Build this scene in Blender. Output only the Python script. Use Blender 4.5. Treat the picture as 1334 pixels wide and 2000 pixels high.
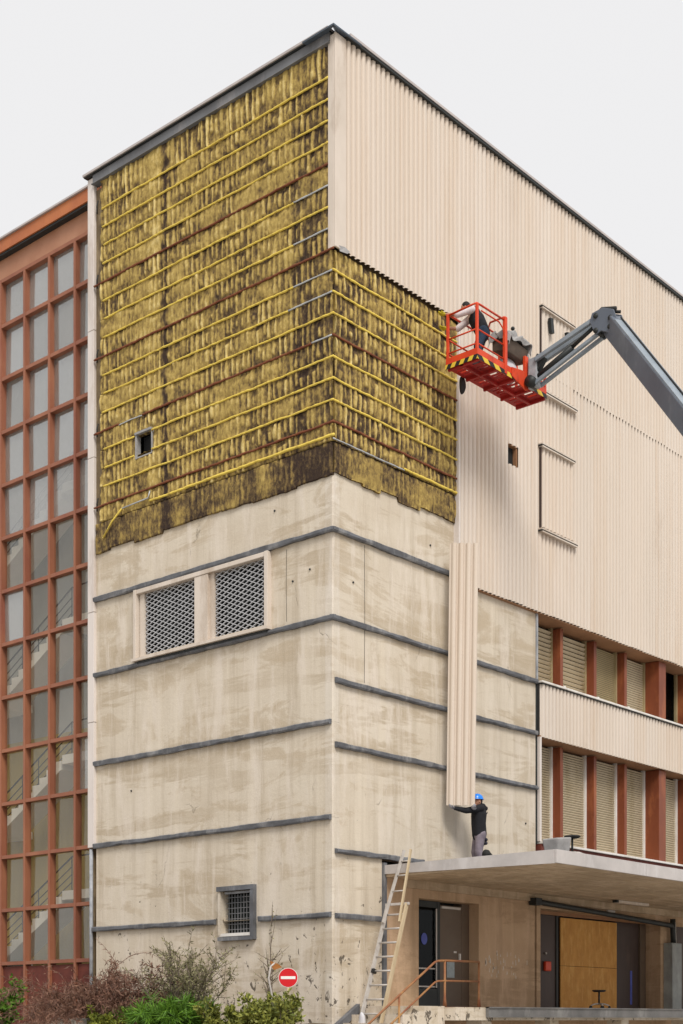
import bpy, bmesh, math, random
import numpy as np
from mathutils import Vector, Matrix

# ------------------------------------------------------------------ camera, sky, sun, exposure
for o in list(bpy.data.objects):
    bpy.data.objects.remove(o)
scene = bpy.context.scene
COL = scene.collection
R = math.radians

cam_d = bpy.data.cameras.new('camera')
cam = bpy.data.objects.new('camera', cam_d)
COL.objects.link(cam)
cam.location = (-21.679, -19.262, 1.65)
cam.rotation_euler = (R(90), 0, math.atan2(-0.75156, 0.65967))
cam_d.sensor_width = 36
cam_d.lens = 50.51
cam_d.shift_y = 0.495
cam_d.clip_start = 0.1
cam_d.clip_end = 3000
scene.camera = cam

SUN_EL, SUN_AZ = R(48), R(237)            # azimuth measured from +X, counter-clockwise
world = bpy.data.worlds.new('World')
scene.world = world
world.use_nodes = True
wn = world.node_tree.nodes
wl = world.node_tree.links
bg = wn['Background']
sky = wn.new('ShaderNodeTexSky')
sky.sky_type = 'NISHITA'
sky.sun_disc = False
sky.sun_elevation = SUN_EL
sky.sun_rotation = math.pi / 2 - SUN_AZ
sky.air_density = 1.0
sky.dust_density = 4.0
mixw = wn.new('ShaderNodeMix')            # an even cloud layer in front of the clear sky
mixw.data_type = 'RGBA'
mixw.inputs[0].default_value = 0.97
mixw.inputs[7].default_value = (4.86, 4.83, 4.85, 1)
wl.new(sky.outputs[0], mixw.inputs[6])
wl.new(mixw.outputs[2], bg.inputs[0])
bg.inputs[1].default_value = 0.1

sd = bpy.data.lights.new('sun', 'SUN')
sd.energy = 1.5
sd.angle = R(22)
sd.color = (1.0, 0.965, 0.91)
so = bpy.data.objects.new('sun', sd)
COL.objects.link(so)
sdir = Vector((math.cos(SUN_EL) * math.cos(SUN_AZ), math.cos(SUN_EL) * math.sin(SUN_AZ), math.sin(SUN_EL)))
so.rotation_euler = sdir.to_track_quat('Z', 'Y').to_euler()
so.location = (-30, -30, 40)

vs = scene.view_settings
vs.view_transform = 'Standard'
vs.look = 'None'
vs.gamma = 1
vs.use_curve_mapping = False
vs.exposure = 0.86
scene.cycles.max_bounces = 6
scene.cycles.diffuse_bounces = 3
scene.cycles.glossy_bounces = 2
scene.cycles.transparent_max_bounces = 10

# ------------------------------------------------------------------ materials
def srgb(r, g, b):
    f = lambda c: ((c / 255) / 12.92 if c / 255 <= .04045 else ((c / 255 + .055) / 1.055) ** 2.4)
    return (f(r), f(g), f(b), 1)

class NT:
    def __init__(self, name):
        self.m = bpy.data.materials.new(name)
        self.m.use_nodes = True
        self.n = self.m.node_tree.nodes
        self.l = self.m.node_tree.links
        self.b = self.n['Principled BSDF']
        self.pos = None
    def new(self, t, **k):
        x = self.n.new(t)
        for a, v in k.items():
            setattr(x, a, v)
        return x
    def link(self, a, b):
        self.l.new(a, b)
    def coords(self, scale=(1, 1, 1)):
        if self.pos is None:
            self.pos = self.new('ShaderNodeNewGeometry').outputs['Position']
        mp = self.new('ShaderNodeMapping')
        mp.inputs['Scale'].default_value = scale
        self.link(self.pos, mp.inputs[0])
        return mp.outputs[0]
    def noise(self, scale, vec=(1, 1, 1), detail=5, rough=.6, dist=0):
        x = self.new('ShaderNodeTexNoise')
        x.inputs['Scale'].default_value = scale
        x.inputs['Detail'].default_value = detail
        x.inputs['Roughness'].default_value = rough
        x.inputs['Distortion'].default_value = dist
        self.link(self.coords(vec), x.inputs['Vector'])
        return x.outputs[0]
    def ramp(self, fac, stops):
        x = self.new('ShaderNodeValToRGB')
        e = x.color_ramp.elements
        while len(e) < len(stops):
            e.new(0.5)
        for i, (p, c) in enumerate(stops):
            e[i].position = p
            e[i].color = c if len(c) == 4 else (*c, 1)
        self.link(fac, x.inputs[0])
        return x.outputs[0]
    def mix(self, fac, a, b, mode='MIX'):
        x = self.new('ShaderNodeMix', data_type='RGBA', blend_type=mode)
        for i, v in ((0, fac), (6, a), (7, b)):
            if hasattr(v, 'links') or hasattr(v, 'is_linked'):
                self.link(v, x.inputs[i])
            else:
                x.inputs[i].default_value = v
        return x.outputs[2]
    def math(self, op, a, b=0.0):
        x = self.new('ShaderNodeMath', operation=op)
        for i, v in ((0, a), (1, b)):
            if hasattr(v, 'is_linked'):
                self.link(v, x.inputs[i])
            else:
                x.inputs[i].default_value = v
        return x.outputs[0]
    def bump(self, h, strength=.3, dist=.02):
        x = self.new('ShaderNodeBump')
        x.inputs['Strength'].default_value = strength
        x.inputs['Distance'].default_value = dist
        self.link(h, x.inputs['Height'])
        self.link(x.outputs[0], self.b.inputs['Normal'])
    def col(self, c):
        if hasattr(c, 'is_linked'):
            self.link(c, self.b.inputs['Base Color'])
        else:
            self.b.inputs['Base Color'].default_value = c
    def rough(self, r, metal=0, spec=.3):
        if hasattr(r, 'is_linked'):
            self.link(r, self.b.inputs['Roughness'])
        else:
            self.b.inputs['Roughness'].default_value = r
        self.b.inputs['Metallic'].default_value = metal
        self.b.inputs['Specular IOR Level'].default_value = spec

W4 = (1, 1, 1, 1)
K4 = (0, 0, 0, 1)

def paint(name, c, c2=None, scale=2.0, vec=(1, 1, 1), rough=.6, metal=0, bump=.15, grime=None, gscale=1.2, spec=.3):
    t = NT(name)
    c2 = c2 or tuple(x * .8 for x in c[:3]) + (1,)
    n = t.noise(scale, vec)
    colr = t.mix(t.ramp(n, [(.35, K4), (.68, W4)]), c, c2)
    if grime:
        g = t.noise(gscale, (1.6, 1.6, .5), 8, .7)
        colr = t.mix(t.ramp(g, [(.52, K4), (.70, W4)]), colr, grime)
    t.col(colr)
    t.rough(rough, metal, spec)
    if bump:
        t.bump(t.noise(scale * 14, vec, 3), bump, .01)
    return t.m

def concrete_mat(name, light, mid, dark, chips=True, board=6.0):
    t = NT(name)
    big = t.noise(.42, (1, 1, 1.5), 4, .62, .6)
    c = t.mix(t.ramp(big, [(.38, K4), (.62, W4)]), light, mid)
    blot = t.noise(.75, (.5, .5, 1.6), 6, .72, .9)
    c = t.mix(t.ramp(blot, [(.51, K4), (.555, (.6, .6, .6, 1)), (.66, (.9, .9, .9, 1))]), c, dark)
    st = t.noise(3.2, (1, 1, .05), 6, .7)
    c = t.mix(t.ramp(st, [(.50, K4), (.66, (.55, .55, .55, 1))]), c, tuple(x * .82 for x in dark[:3]) + (1,))
    st2 = t.noise(2.1, (1, 1, .035), 4, .6)
    c = t.mix(t.ramp(st2, [(.56, K4), (.66, (.6, .6, .6, 1))]), c, tuple(min(1, x * 1.1) for x in light[:3]) + (1,))
    # broad horizontal damp bands with broken edges
    bnd = t.noise(1.0, (.16, .16, 1.25), 5, .68, .35)
    gt = t.noise(.33, (1, 1, .8), 2)
    bm = t.math('MULTIPLY', t.ramp(bnd, [(.53, K4), (.57, W4), (.70, (.35, .35, .35, 1))]), t.ramp(gt, [(.36, K4), (.52, W4)]))
    c = t.mix(t.math('MULTIPLY', bm, .85), c, tuple(x * .93 for x in dark[:3]) + (1,))
    # pale lime veils and fine grain
    veil = t.noise(1.5, (1.3, 1.3, .22), 5, .7, .4)
    c = t.mix(t.ramp(veil, [(.50, K4), (.66, (.75, .75, .75, 1))]), c, (min(1, light[0] * 1.12), min(1, light[1] * 1.13), min(1, light[2] * 1.2), 1))
    grain = t.noise(34, (1, 1, 1), 4, .7)
    c = t.mix(.22, c, t.ramp(grain, [(.3, tuple(x * .55 for x in mid[:3]) + (1,)), (.7, light)]))
    # hairline cracks
    v = t.new('ShaderNodeTexVoronoi', feature='DISTANCE_TO_EDGE')
    v.inputs['Scale'].default_value = .55
    wv = t.new('ShaderNodeVectorMath', operation='ADD')
    wn_ = t.new('ShaderNodeTexNoise')
    wn_.inputs['Scale'].default_value = 1.6
    wn_.inputs['Detail'].default_value = 6
    t.link(t.coords((1, 1, .55)), wn_.inputs['Vector'])
    sc = t.new('ShaderNodeVectorMath', operation='SCALE')
    sc.inputs['Scale'].default_value = .9
    t.link(wn_.outputs['Color'], sc.inputs[0])
    t.link(t.coords((1, 1, .55)), wv.inputs[0])
    t.link(sc.outputs[0], wv.inputs[1])
    t.link(wv.outputs[0], v.inputs['Vector'])
    gate = t.ramp(t.noise(.9, (1, 1, 1), 3), [(.60, K4), (.68, W4)])
    crack = t.math('MULTIPLY', t.ramp(v.outputs['Distance'], [(.0, W4), (.007, K4)]), gate)
    c = t.mix(t.math('MULTIPLY', crack, .55), c, (.11, .085, .06, 1))
    h = t.math('ADD', t.noise(9, (1, 1, 1), 4, .7), t.math('MULTIPLY', t.noise(board, (.03, .03, 1), 1), .35))
    if chips:
        # broken-out dark pits, more of them low down
        pv = t.noise(5.5, (1, 1, .8), 5, .65, .6)
        sep = t.new('ShaderNodeSeparateXYZ')
        t.link(t.pos, sep.inputs[0])
        low = t.new('ShaderNodeMapRange')
        low.inputs[1].default_value = 2.0
        low.inputs[2].default_value = 6.2
        low.inputs[3].default_value = .105
        low.inputs[4].default_value = -.04
        t.link(sep.outputs[2], low.inputs[0])
        pit = t.ramp(t.math('ADD', pv, low.outputs[0]), [(.69, K4), (.72, W4)])
        c = t.mix(t.math('MULTIPLY', pit, .85), c, (.075, .06, .045, 1))
        h = t.math('SUBTRACT', h, t.math('MULTIPLY', pit, 2.0))
    h = t.math('SUBTRACT', h, t.math('MULTIPLY', crack, 1.0))
    t.col(c)
    t.rough(.88, 0, .2)
    t.bump(h, .42, .018)
    return t.m

M = {}
M['concrete'] = concrete_mat('concrete', (.665, .585, .475, 1), (.595, .51, .40, 1), (.475, .38, .265, 1))
M['concrete_edge'] = concrete_mat('pale concrete', (.69, .62, .525, 1), (.63, .55, .45, 1), (.53, .44, .33, 1), True)
M['render'] = concrete_mat('tan render', (.57, .395, .255, 1), (.50, .34, .215, 1), (.40, .27, .165, 1), False)
M['soffit'] = concrete_mat('board marked soffit', (.55, .42, .29, 1), (.48, .36, .245, 1), (.37, .275, .18, 1), False, 3)
M['band'] = paint('weathered flashing', (.145, .15, .165, 1), (.085, .085, .09, 1), 2.5, (1, 1, 1), .55, .0, .4, (.26, .255, .255, 1), 1.5)
M['band_pale'] = paint('pale flashing', (.40, .41, .43, 1), (.22, .23, .25, 1), 5, (1, 1, 1), .5, 0, .3)
M['dark'] = paint('dark interior', (.02, .02, .02, 1), (.014, .014, .015, 1), 1, rough=.9, bump=0)
M['core'] = paint('raw masonry', (.05, .045, .04, 1), (.03, .028, .025, 1), 1, rough=.9, bump=.2)

def cladding_mat():
    t = NT('cream cladding')
    c = t.mix(t.ramp(t.noise(.35, (1, 1, .3), 5, .6), [(.35, K4), (.68, W4)]), (.665, .58, .50, 1), (.60, .52, .44, 1))
    st = t.noise(3.0, (1, 1, .05), 6, .7)
    c = t.mix(t.ramp(st, [(.52, K4), (.72, (.5, .5, .5, 1))]), c, (.52, .38, .26, 1))
    g = t.noise(.9, (1, 1, .25), 9, .72, .5)
    c = t.mix(t.ramp(g, [(.58, K4), (.78, (.5, .5, .5, 1))]), c, (.42, .32, .24, 1))
    pt = t.new('ShaderNodeObjectInfo').outputs['Random']
    c = t.mix(t.math('MULTIPLY', pt, .30), c, (.60, .47, .35, 1))
    t.col(c)
    t.rough(.42, 0, .35)
    t.bump(t.noise(26, (1, 1, .2), 3), .06, .01)
    return t.m
M['clad'] = cladding_mat()
M['trim'] = paint('cream trim', (.67, .585, .505, 1), (.58, .50, .42, 1), 1.5, (1, 1, .4), .5, 0, .1, (.45, .36, .28, 1), .8)
M['trim_pale'] = paint('pale trim', (.72, .655, .61, 1), (.64, .575, .53, 1), 1.2, (1, 1, .3), .5, 0, .1, (.5, .42, .36, 1), .7)
M['fascia_grey'] = paint('grey fascia sheet', (.18, .185, .195, 1), (.13, .13, .135, 1), 1.3, (1, 1, .6), .5, .0, .15, (.27, .26, .26, 1), .8)
M['coping'] = paint('roof coping', (.50, .45, .43, 1), (.40, .36, .35, 1), 2, rough=.5, bump=.1)
M['lead'] = paint('lead cap', (.10, .13, .17, 1), (.07, .085, .11, 1), 3, rough=.45, bump=.2)

def wool_mat():
    t = NT('old mineral wool')
    a = t.new('ShaderNodeAttribute', attribute_name='tone')
    n = t.noise(20, (1, 1, .7), 3, .75, .6)
    f = t.math('ADD', a.outputs['Fac'], t.math('MULTIPLY', t.math('SUBTRACT', n, .5), .75))
    big = t.noise(.7, (1, 1, 1.4), 4)
    f = t.math('ADD', f, t.math('MULTIPLY', t.math('SUBTRACT', big, .5), .35))
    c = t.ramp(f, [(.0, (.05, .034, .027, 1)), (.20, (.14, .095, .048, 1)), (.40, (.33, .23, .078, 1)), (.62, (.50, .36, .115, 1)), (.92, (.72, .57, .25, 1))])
    spot = t.ramp(t.noise(9, (1, 1, .8), 4, .75), [(.60, K4), (.70, W4)])
    c = t.mix(t.math('MULTIPLY', spot, .45), c, (.13, .07, .035, 1))
    t.col(c)
    t.rough(.95, 0, .1)
    t.bump(t.noise(40, (1, 1, .5), 5, .8), .9, .02)
    return t.m
M['wool'] = wool_mat()
M['wool_bar'] = paint('yellow wool strip', (.86, .66, .13, 1), (.70, .51, .09, 1), 9, rough=.9, bump=.6, grime=(.44, .31, .08, 1), gscale=4)
M['rust'] = paint('rusted rail', (.23, .075, .032, 1), (.14, .045, .024, 1), 7, rough=.85, bump=.5, grime=(.30, .12, .05, 1), gscale=5)
M['zinc'] = paint('bare galvanised rail', (.55, .57, .58, 1), (.42, .43, .44, 1), 6, rough=.4, metal=.3, bump=.2)
M['dirtywall'] = paint('soiled wall strip', (.20, .145, .08, 1), (.12, .085, .05, 1), 3, (1, 1, .6), .9, 0, .6, (.40, .31, .19, 1), 2.2)
M['mullion'] = paint('copper brown frame paint', (.34, .135, .072, 1), (.25, .09, .052, 1), 1.1, (1, 1, .5), .5, 0, .15, (.25, .075, .048, 1), .45)
M['mull_tan'] = paint('faded brown panel', (.44, .215, .125, 1), (.37, .165, .09, 1), 1.2, rough=.5, bump=.1)
M['fascia_orange'] = paint('orange fascia', (.50, .165, .055, 1), (.41, .125, .045, 1), 1.3, rough=.5, bump=.1)
M['pilaster'] = paint('rust red pilaster', (.23, .064, .027, 1), (.165, .044, .021, 1), 1.6, (1, 1, .4), .45, 0, .1, (.36, .12, .045, 1), .9)
M['soffit_brown'] = paint('brown soffit board', (.36, .19, .10, 1), (.28, .145, .075, 1), 1.5, rough=.7, bump=.1)
M['shutter'] = paint('beige shutter', (.55, .465, .33, 1), (.47, .39, .27, 1), 1.5, (1, 1, .5), .6, 0, .1, (.38, .30, .18, 1), .9)
M['shutter_old'] = paint('olive shutter', (.36, .29, .16, 1), (.30, .235, .13, 1), 1.5, rough=.6, bump=.1)
M['white'] = paint('off white paint', (.76, .73, .69, 1), (.66, .62, .57, 1), 3, rough=.5, bump=.1, grime=(.5, .44, .37, 1))
M['mesh_metal'] = paint('galvanised mesh', (.56, .56, .57, 1), (.44, .44, .45, 1), 4, rough=.45, metal=.25, bump=0)
M['brown_door'] = paint('dark brown door', (.075, .05, .042, 1), (.055, .037, .032, 1), 1.5, (2, 2, .3), .5, 0, .1, (.10, .07, .055, 1), 1.1)
M['grey_door'] = paint('taupe door', (.145, .105, .075, 1), (.12, .085, .06, 1), 1.5, rough=.5, bump=.05)
M['black'] = paint('black painted steel', (.022, .024, .024, 1), (.03, .034, .033, 1), 3, rough=.5, bump=.1)
M['black_rubber'] = paint('black rubber', (.02, .02, .02, 1), (.028, .027, .026, 1), 5, rough=.75, bump=.3)
M['ply'] = paint('orange plywood', (.62, .31, .075, 1), (.50, .23, .05, 1), 5.5, (1, 1, .6), .65, 0, .35, (.70, .40, .12, 1), 4.5)
M['red'] = paint('red lift paint', (.72, .075, .022, 1), (.58, .05, .018, 1), 2.5, rough=.4, bump=.05, grime=(.36, .03, .02, 1))
M['red_floor'] = paint('worn red deck', (.42, .025, .02, 1), (.30, .018, .016, 1), 3, rough=.55, bump=.15, grime=(.2, .02, .02, 1))
M['boom'] = paint('blue grey boom paint', (.125, .145, .18, 1), (.10, .115, .145, 1), 1.2, rough=.38, bump=.05, grime=(.19, .21, .24, 1))
M['boom_edge'] = paint('pale grey jib paint', (.27, .31, .35, 1), (.20, .235, .27, 1), 3, rough=.4, bump=.05)
M['bag'] = paint('grey canvas', (.36, .35, .345, 1), (.27, .26, .255, 1), 5, rough=.9, bump=.5)
M['bag_white'] = paint('white sack', (.66, .65, .68, 1), (.54, .53, .56, 1), 4, rough=.8, bump=.4)
M['brown_cover'] = paint('brown console cover', (.13, .095, .07, 1), (.08, .06, .047, 1), 4, rough=.6, bump=.2)
M['alu'] = paint('worn aluminium', (.58, .54, .50, 1), (.46, .42, .385, 1), 5, rough=.45, metal=.2, bump=.1)
M['wood'] = paint('pale ladder wood', (.55, .44, .29, 1), (.44, .34, .21, 1), 4, (1, 1, .2), .7, 0, .2)
M['rail_rust'] = paint('rusty ochre handrail', (.33, .16, .065, 1), (.22, .075, .04, 1), 3, rough=.6, bump=.3, grime=(.44, .25, .09, 1))
M['rust_red'] = paint('rust red beam', (.18, .045, .03, 1), (.11, .03, .022, 1), 3, rough=.7, bump=.3)
M['steel_edge'] = paint('worn steel edge', (.24, .23, .22, 1), (.15, .145, .14, 1), 2, rough=.55, bump=.3, grime=(.36, .35, .33, 1))
M['zinc_fascia'] = paint('zinc fascia', (.53, .49, .47, 1), (.43, .40, .385, 1), 1.6, rough=.5, bump=.15, grime=(.6, .57, .56, 1), gscale=.9)
M['casing'] = paint('grey pipe casing', (.37, .39, .38, 1), (.26, .275, .27, 1), 2.5, rough=.6, bump=.3, grime=(.20, .20, .19, 1))
M['sign_red'] = paint('sign red', (.62, .012, .018, 1), (.55, .01, .015, 1), 3, rough=.4, bump=0)
M['sign_white'] = paint('sign white', (.80, .80, .78, 1), (.74, .74, .72, 1), 3, rough=.4, bump=0)
M['blue_print'] = paint('blue print', (.09, .12, .45, 1), (.07, .09, .36, 1), 3, rough=.5, bump=0)
M['paper'] = paint('paper notice', (.40, .45, .47, 1), (.31, .36, .38, 1), 12, rough=.8, bump=0)
M['helmet'] = paint('blue hard hat', (.005, .21, .78, 1), (.004, .18, .70, 1), 2, rough=.25, bump=0, spec=.5)
M['jacket'] = paint('black hooded jacket', (.019, .019, .023, 1), (.013, .013, .016, 1), 6, rough=.9, bump=.5)
M['trousers'] = paint('grey work trousers', (.24, .205, .235, 1), (.15, .125, .15, 1), 7, rough=.9, bump=.5)
M['pocket'] = paint('dark pocket patch', (.035, .035, .05, 1), (.025, .025, .04, 1), 6, rough=.9, bump=.3)
M['jeans'] = paint('dark blue jeans', (.03, .05, .085, 1), (.02, .034, .06, 1), 6, rough=.9, bump=.5)
M['vest'] = paint('charcoal vest', (.022, .023, .028, 1), (.015, .015, .019, 1), 5, rough=.9, bump=.5)
M['shirt'] = paint('white work shirt', (.74, .68, .68, 1), (.64, .57, .57, 1), 6, rough=.9, bump=.4)
M['red_cloth'] = paint('red patch', (.33, .02, .035, 1), (.25, .015, .03, 1), 5, rough=.9, bump=.3)
M['skin'] = paint('skin', (.46, .235, .15, 1), (.39, .19, .12, 1), 8, rough=.6, bump=.05)
M['hair'] = paint('dark hair', (.018, .014, .012, 1), (.012, .01, .009, 1), 9, rough=.7, bump=.4)
M['glove'] = paint('grey glove', (.40, .39, .42, 1), (.10, .10, .12, 1), 12, rough=.8, bump=.2)
M['glove_yellow'] = paint('yellow glove', (.62, .50, .03, 1), (.34, .27, .02, 1), 9, rough=.8, bump=.2)
M['boot'] = paint('dark work boot', (.03, .025, .025, 1), (.02, .018, .018, 1), 5, rough=.7, bump=.2)
M['logo_grey'] = paint('grey jacket print', (.28, .29, .30, 1), (.22, .23, .24, 1), 9, rough=.8, bump=0)
M['ground'] = paint('pale concrete yard', (.44, .41, .37, 1), (.36, .335, .30, 1), .6, rough=.9, bump=.3, grime=(.21, .2, .18, 1), gscale=.3)  # yard colour made pale to bounce more light up under the canopy
M['soil'] = paint('dry soil', (.16, .115, .075, 1), (.11, .08, .05, 1), 3, rough=.95, bump=.6)
M['stone'] = paint('pale kerb stone', (.55, .51, .45, 1), (.42, .385, .34, 1), 3, rough=.9, bump=.5, grime=(.25, .23, .19, 1), gscale=2)
M['bark'] = paint('grey bark', (.20, .16, .125, 1), (.13, .10, .075, 1), 9, rough=.9, bump=.4)
M['twig_red'] = paint('dry brown twig', (.20, .095, .065, 1), (.125, .06, .042, 1), 6, rough=.9, bump=.3)

def leaf_mat(name, a, b):
    t = NT(name)
    r = t.new('ShaderNodeNewGeometry').outputs['Random Per Island']
    c = t.mix(r, a, b)
    c = t.mix(t.ramp(t.noise(2.2), [(.4, K4), (.65, (.5, .5, .5, 1))]), c, tuple(x * .55 for x in b[:3]) + (1,))
    t.col(c)
    t.rough(.55, 0, .3)
    t.b.inputs['Transmission Weight'].default_value = 0
    return t.m
M['leaf_dark'] = leaf_mat('dark shrub leaf', (.33, .33, .06, 1), (.12, .145, .03, 1))
M['leaf_green'] = leaf_mat('bright green blade', (.13, .26, .02, 1), (.06, .14, .012, 1))
M['leaf_grey'] = leaf_mat('grey green leaf', (.29, .26, .13, 1), (.15, .145, .065, 1))
M['leaf_brown'] = leaf_mat('dead brown leaf', (.26, .135, .085, 1), (.13, .068, .048, 1))
M['leaf_yellow'] = leaf_mat('yellow green leaf', (.27, .27, .035, 1), (.11, .14, .02, 1))
M['leaf_rust'] = leaf_mat('rust leaf', (.42, .16, .03, 1), (.25, .09, .02, 1))

def glass_mat(name, refl, tint, dirt, dcol, rough=.03):
    t = NT(name)
    t.n.remove(t.b)
    out = t.n['Material Output']
    tr = t.new('ShaderNodeBsdfTransparent')
    tr.inputs[0].default_value = tint
    gl = t.new('ShaderNodeBsdfGlossy')
    gl.inputs['Roughness'].default_value = rough
    gl.inputs['Color'].default_value = (.93, .94, .95, 1)
    df = t.new('ShaderNodeBsdfDiffuse')
    df.inputs[0].default_value = dcol
    rnd = t.new('ShaderNodeObjectInfo').outputs['Random']
    nz = t.noise(.8, (1, 1, 1), 5, .6)
    m1 = t.new('ShaderNodeMixShader')
    f = t.math('MULTIPLY', refl, t.math('ADD', t.math('MULTIPLY', rnd, .6), .8))
    t.link(f, m1.inputs[0])
    t.link(tr.outputs[0], m1.inputs[1])
    t.link(gl.outputs[0], m1.inputs[2])
    m2 = t.new('ShaderNodeMixShader')
    t.link(t.math('MULTIPLY', t.ramp(nz, [(.3, (.4, .4, .4, 1)), (.7, W4)]), dirt), m2.inputs[0])
    t.link(m1.outputs[0], m2.inputs[1])
    t.link(df.outputs[0], m2.inputs[2])
    t.link(m2.outputs[0], out.inputs[0])
    return t.m
M['glass_grey'] = glass_mat('hazy stairwell glass', .26, (.90, .90, .87, 1), .30, (.46, .455, .43, 1))
M['glass_clear'] = glass_mat('stairwell glass', .07, (.95, .94, .90, 1), .05, (.38, .36, .30, 1))
M['glass_dark'] = glass_mat('dark door glass', .012, (.42, .45, .44, 1), .006, (.1, .1, .1, 1))
M['stair_white'] = paint('white stair concrete', (.86, .85, .83, 1), (.80, .79, .76, 1), 2, rough=.7, bump=.1)
M['olive_wall'] = paint('ochre stair wall', (.48, .38, .14, 1), (.34, .27, .10, 1), .8, (1, 1, .4), .8, 0, .1)
M['grey_wall'] = paint('grey stair wall', (.42, .42, .40, 1), (.32, .32, .31, 1), .6, rough=.8, bump=.1)

def hazard_mat():
    t = NT('hazard stripes')
    w = t.new('ShaderNodeTexWave', wave_type='BANDS', bands_direction='DIAGONAL')
    w.inputs['Scale'].default_value = 1.55
    w.inputs['Distortion'].default_value = .15
    t.link(t.coords((1.0, 1.8, 1)), w.inputs['Vector'])
    t.col(t.ramp(w.outputs[0], [(.48, (.02, .02, .02, 1)), (.52, (.72, .50, .05, 1))]))
    t.rough(.5)
    return t.m
M['hazard'] = hazard_mat()

# ------------------------------------------------------------------ mesh helpers
class MB:
    def __init__(self):
        self.v, self.f = [], []
    def add(self, vs, fs):
        k = len(self.v)
        self.v += [tuple(p) for p in vs]
        self.f += [tuple(i + k for i in q) for q in fs]
        return self
    def box(self, x0, x1, y0, y1, z0, z1):
        vs = [(x0, y0, z0), (x1, y0, z0), (x1, y1, z0), (x0, y1, z0), (x0, y0, z1), (x1, y0, z1), (x1, y1, z1), (x0, y1, z1)]
        return self.add(vs, [(0, 3, 2, 1), (4, 5, 6, 7), (0, 1, 5, 4), (1, 2, 6, 5), (2, 3, 7, 6), (3, 0, 4, 7)])
    def obox(self, a, b, w, h, up=(0, 0, 1)):
        a, b = Vector(a), Vector(b)
        d = (b - a).normalized()
        u = Vector(up)
        s = d.cross(u)
        if s.length < 1e-4:
            s = d.cross(Vector((1, 0, 0)))
        s.normalize()
        u = s.cross(d).normalized()
        vs = []
        for p in (a, b):
            for i, j in ((-1, -1), (1, -1), (1, 1), (-1, 1)):
                vs.append(p + s * (w / 2 * i) + u * (h / 2 * j))
        return self.add(vs, [(0, 1, 2, 3), (7, 6, 5, 4), (0, 4, 5, 1), (1, 5, 6, 2), (2, 6, 7, 3), (3, 7, 4, 0)])
    def tube(self, pts, r, n=8, cap=True):
        pts = [Vector(p) for p in pts]
        rs = r if isinstance(r, (list, tuple)) else [r] * len(pts)
        rings = []
        prev = None
        for i, p in enumerate(pts):
            d = (pts[min(i + 1, len(pts) - 1)] - pts[max(i - 1, 0)])
            d.normalize()
            if prev is None:
                a = d.cross(Vector((0, 0, 1)))
                if a.length < 1e-3:
                    a = d.cross(Vector((1, 0, 0)))
            else:
                a = prev - d * prev.dot(d)
            a.normalize()
            prev = a
            b = d.cross(a)
            rings.append([p + (a * math.cos(t) + b * math.sin(t)) * rs[i] for t in [2 * math.pi * k / n for k in range(n)]])
        vs = [q for ring in rings for q in ring]
        fs = []
        for i in range(len(pts) - 1):
            for k in range(n):
                k2 = (k + 1) % n
                fs.append((i * n + k, (i + 1) * n + k, (i + 1) * n + k2, i * n + k2))
        if cap:
            fs.append(tuple(range(n)))
            fs.append(tuple((len(pts) - 1) * n + k for k in range(n))[::-1])
        return self.add(vs, fs)
    def ball(self, c, r, n=12, m=8):
        r = r if isinstance(r, (list, tuple)) else (r, r, r)
        vs, fs = [], []
        for i in range(m + 1):
            t = math.pi * i / m
            for k in range(n):
                a = 2 * math.pi * k / n
                vs.append((c[0] + r[0] * math.sin(t) * math.cos(a), c[1] + r[1] * math.sin(t) * math.sin(a), c[2] + r[2] * math.cos(t)))
        for i in range(m):
            for k in range(n):
                k2 = (k + 1) % n
                fs.append((i * n + k, (i + 1) * n + k, (i + 1) * n + k2, i * n + k2))
        return self.add(vs, fs)
    def mesh(self, name, mat, smooth=False):
        me = bpy.data.meshes.new(name)
        me.from_pydata(self.v, [], self.f)
        me.update()
        if mat:
            me.materials.append(M[mat] if isinstance(mat, str) else mat)
        if smooth:
            me.polygons.foreach_set('use_smooth', [True] * len(me.polygons))
        return me
    def build(self, name, mat, parent=None, smooth=False, bevel=0):
        o = link(name, self.mesh(name, mat, smooth), parent)
        if bevel:
            b = o.modifiers.new('bevel', 'BEVEL')
            b.width = bevel
            b.segments = 2
            b.limit_method = 'ANGLE'
        return o

def link(name, me, parent=None, loc=None):
    o = bpy.data.objects.new(name, me)
    COL.objects.link(o)
    if loc is not None:
        o.location = loc
    if parent is not None:
        o.parent = parent
        o.matrix_parent_inverse = ROOTINV.get(parent.name, Matrix.Identity(4))
    return o
ROOTINV = {}

def thing(name, loc, label, cat, group=None):
    o = bpy.data.objects.new(name, None)
    COL.objects.link(o)
    o.location = loc
    o.empty_display_size = .3
    ROOTINV[o.name] = Matrix.Translation(Vector(loc)).inverted()
    return tag(o, label, cat, group)

def tag(o, label=None, cat=None, group=None, kind=None):
    if label: o['label'] = label
    if cat: o['category'] = cat
    if group: o['group'] = group
    if kind: o['kind'] = kind
    return o

def reorigin(o, p):
    """put a one-mesh thing's origin at its base"""
    o.data.transform(Matrix.Translation(-Vector(p)))
    o.location = p
    ROOTINV[o.name] = Matrix.Translation(Vector(p)).inverted()
    return o

rng = np.random.default_rng(7)
rnd = random.Random(11)

# ------------------------------------------------------------------ ground
g = MB().add([(-700, -700, 0), (900, -700, 0), (900, 900, 0), (-700, 900, 0)], [(0, 1, 2, 3)]).build('ground', 'ground')
tag(g, 'concrete yard in front of the building, made pale for bounce light', None, None, 'structure')

# ------------------------------------------------------------------ main building
B = thing('stripped_building', (0, 0, 0), 'tall cream concrete building with its cladding partly stripped to yellow insulation', 'building')
LB = 7.72          # length of the left face (along +Y)
XE = 24.0          # length of the right face (along +X)
ZR = 21.58

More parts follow.
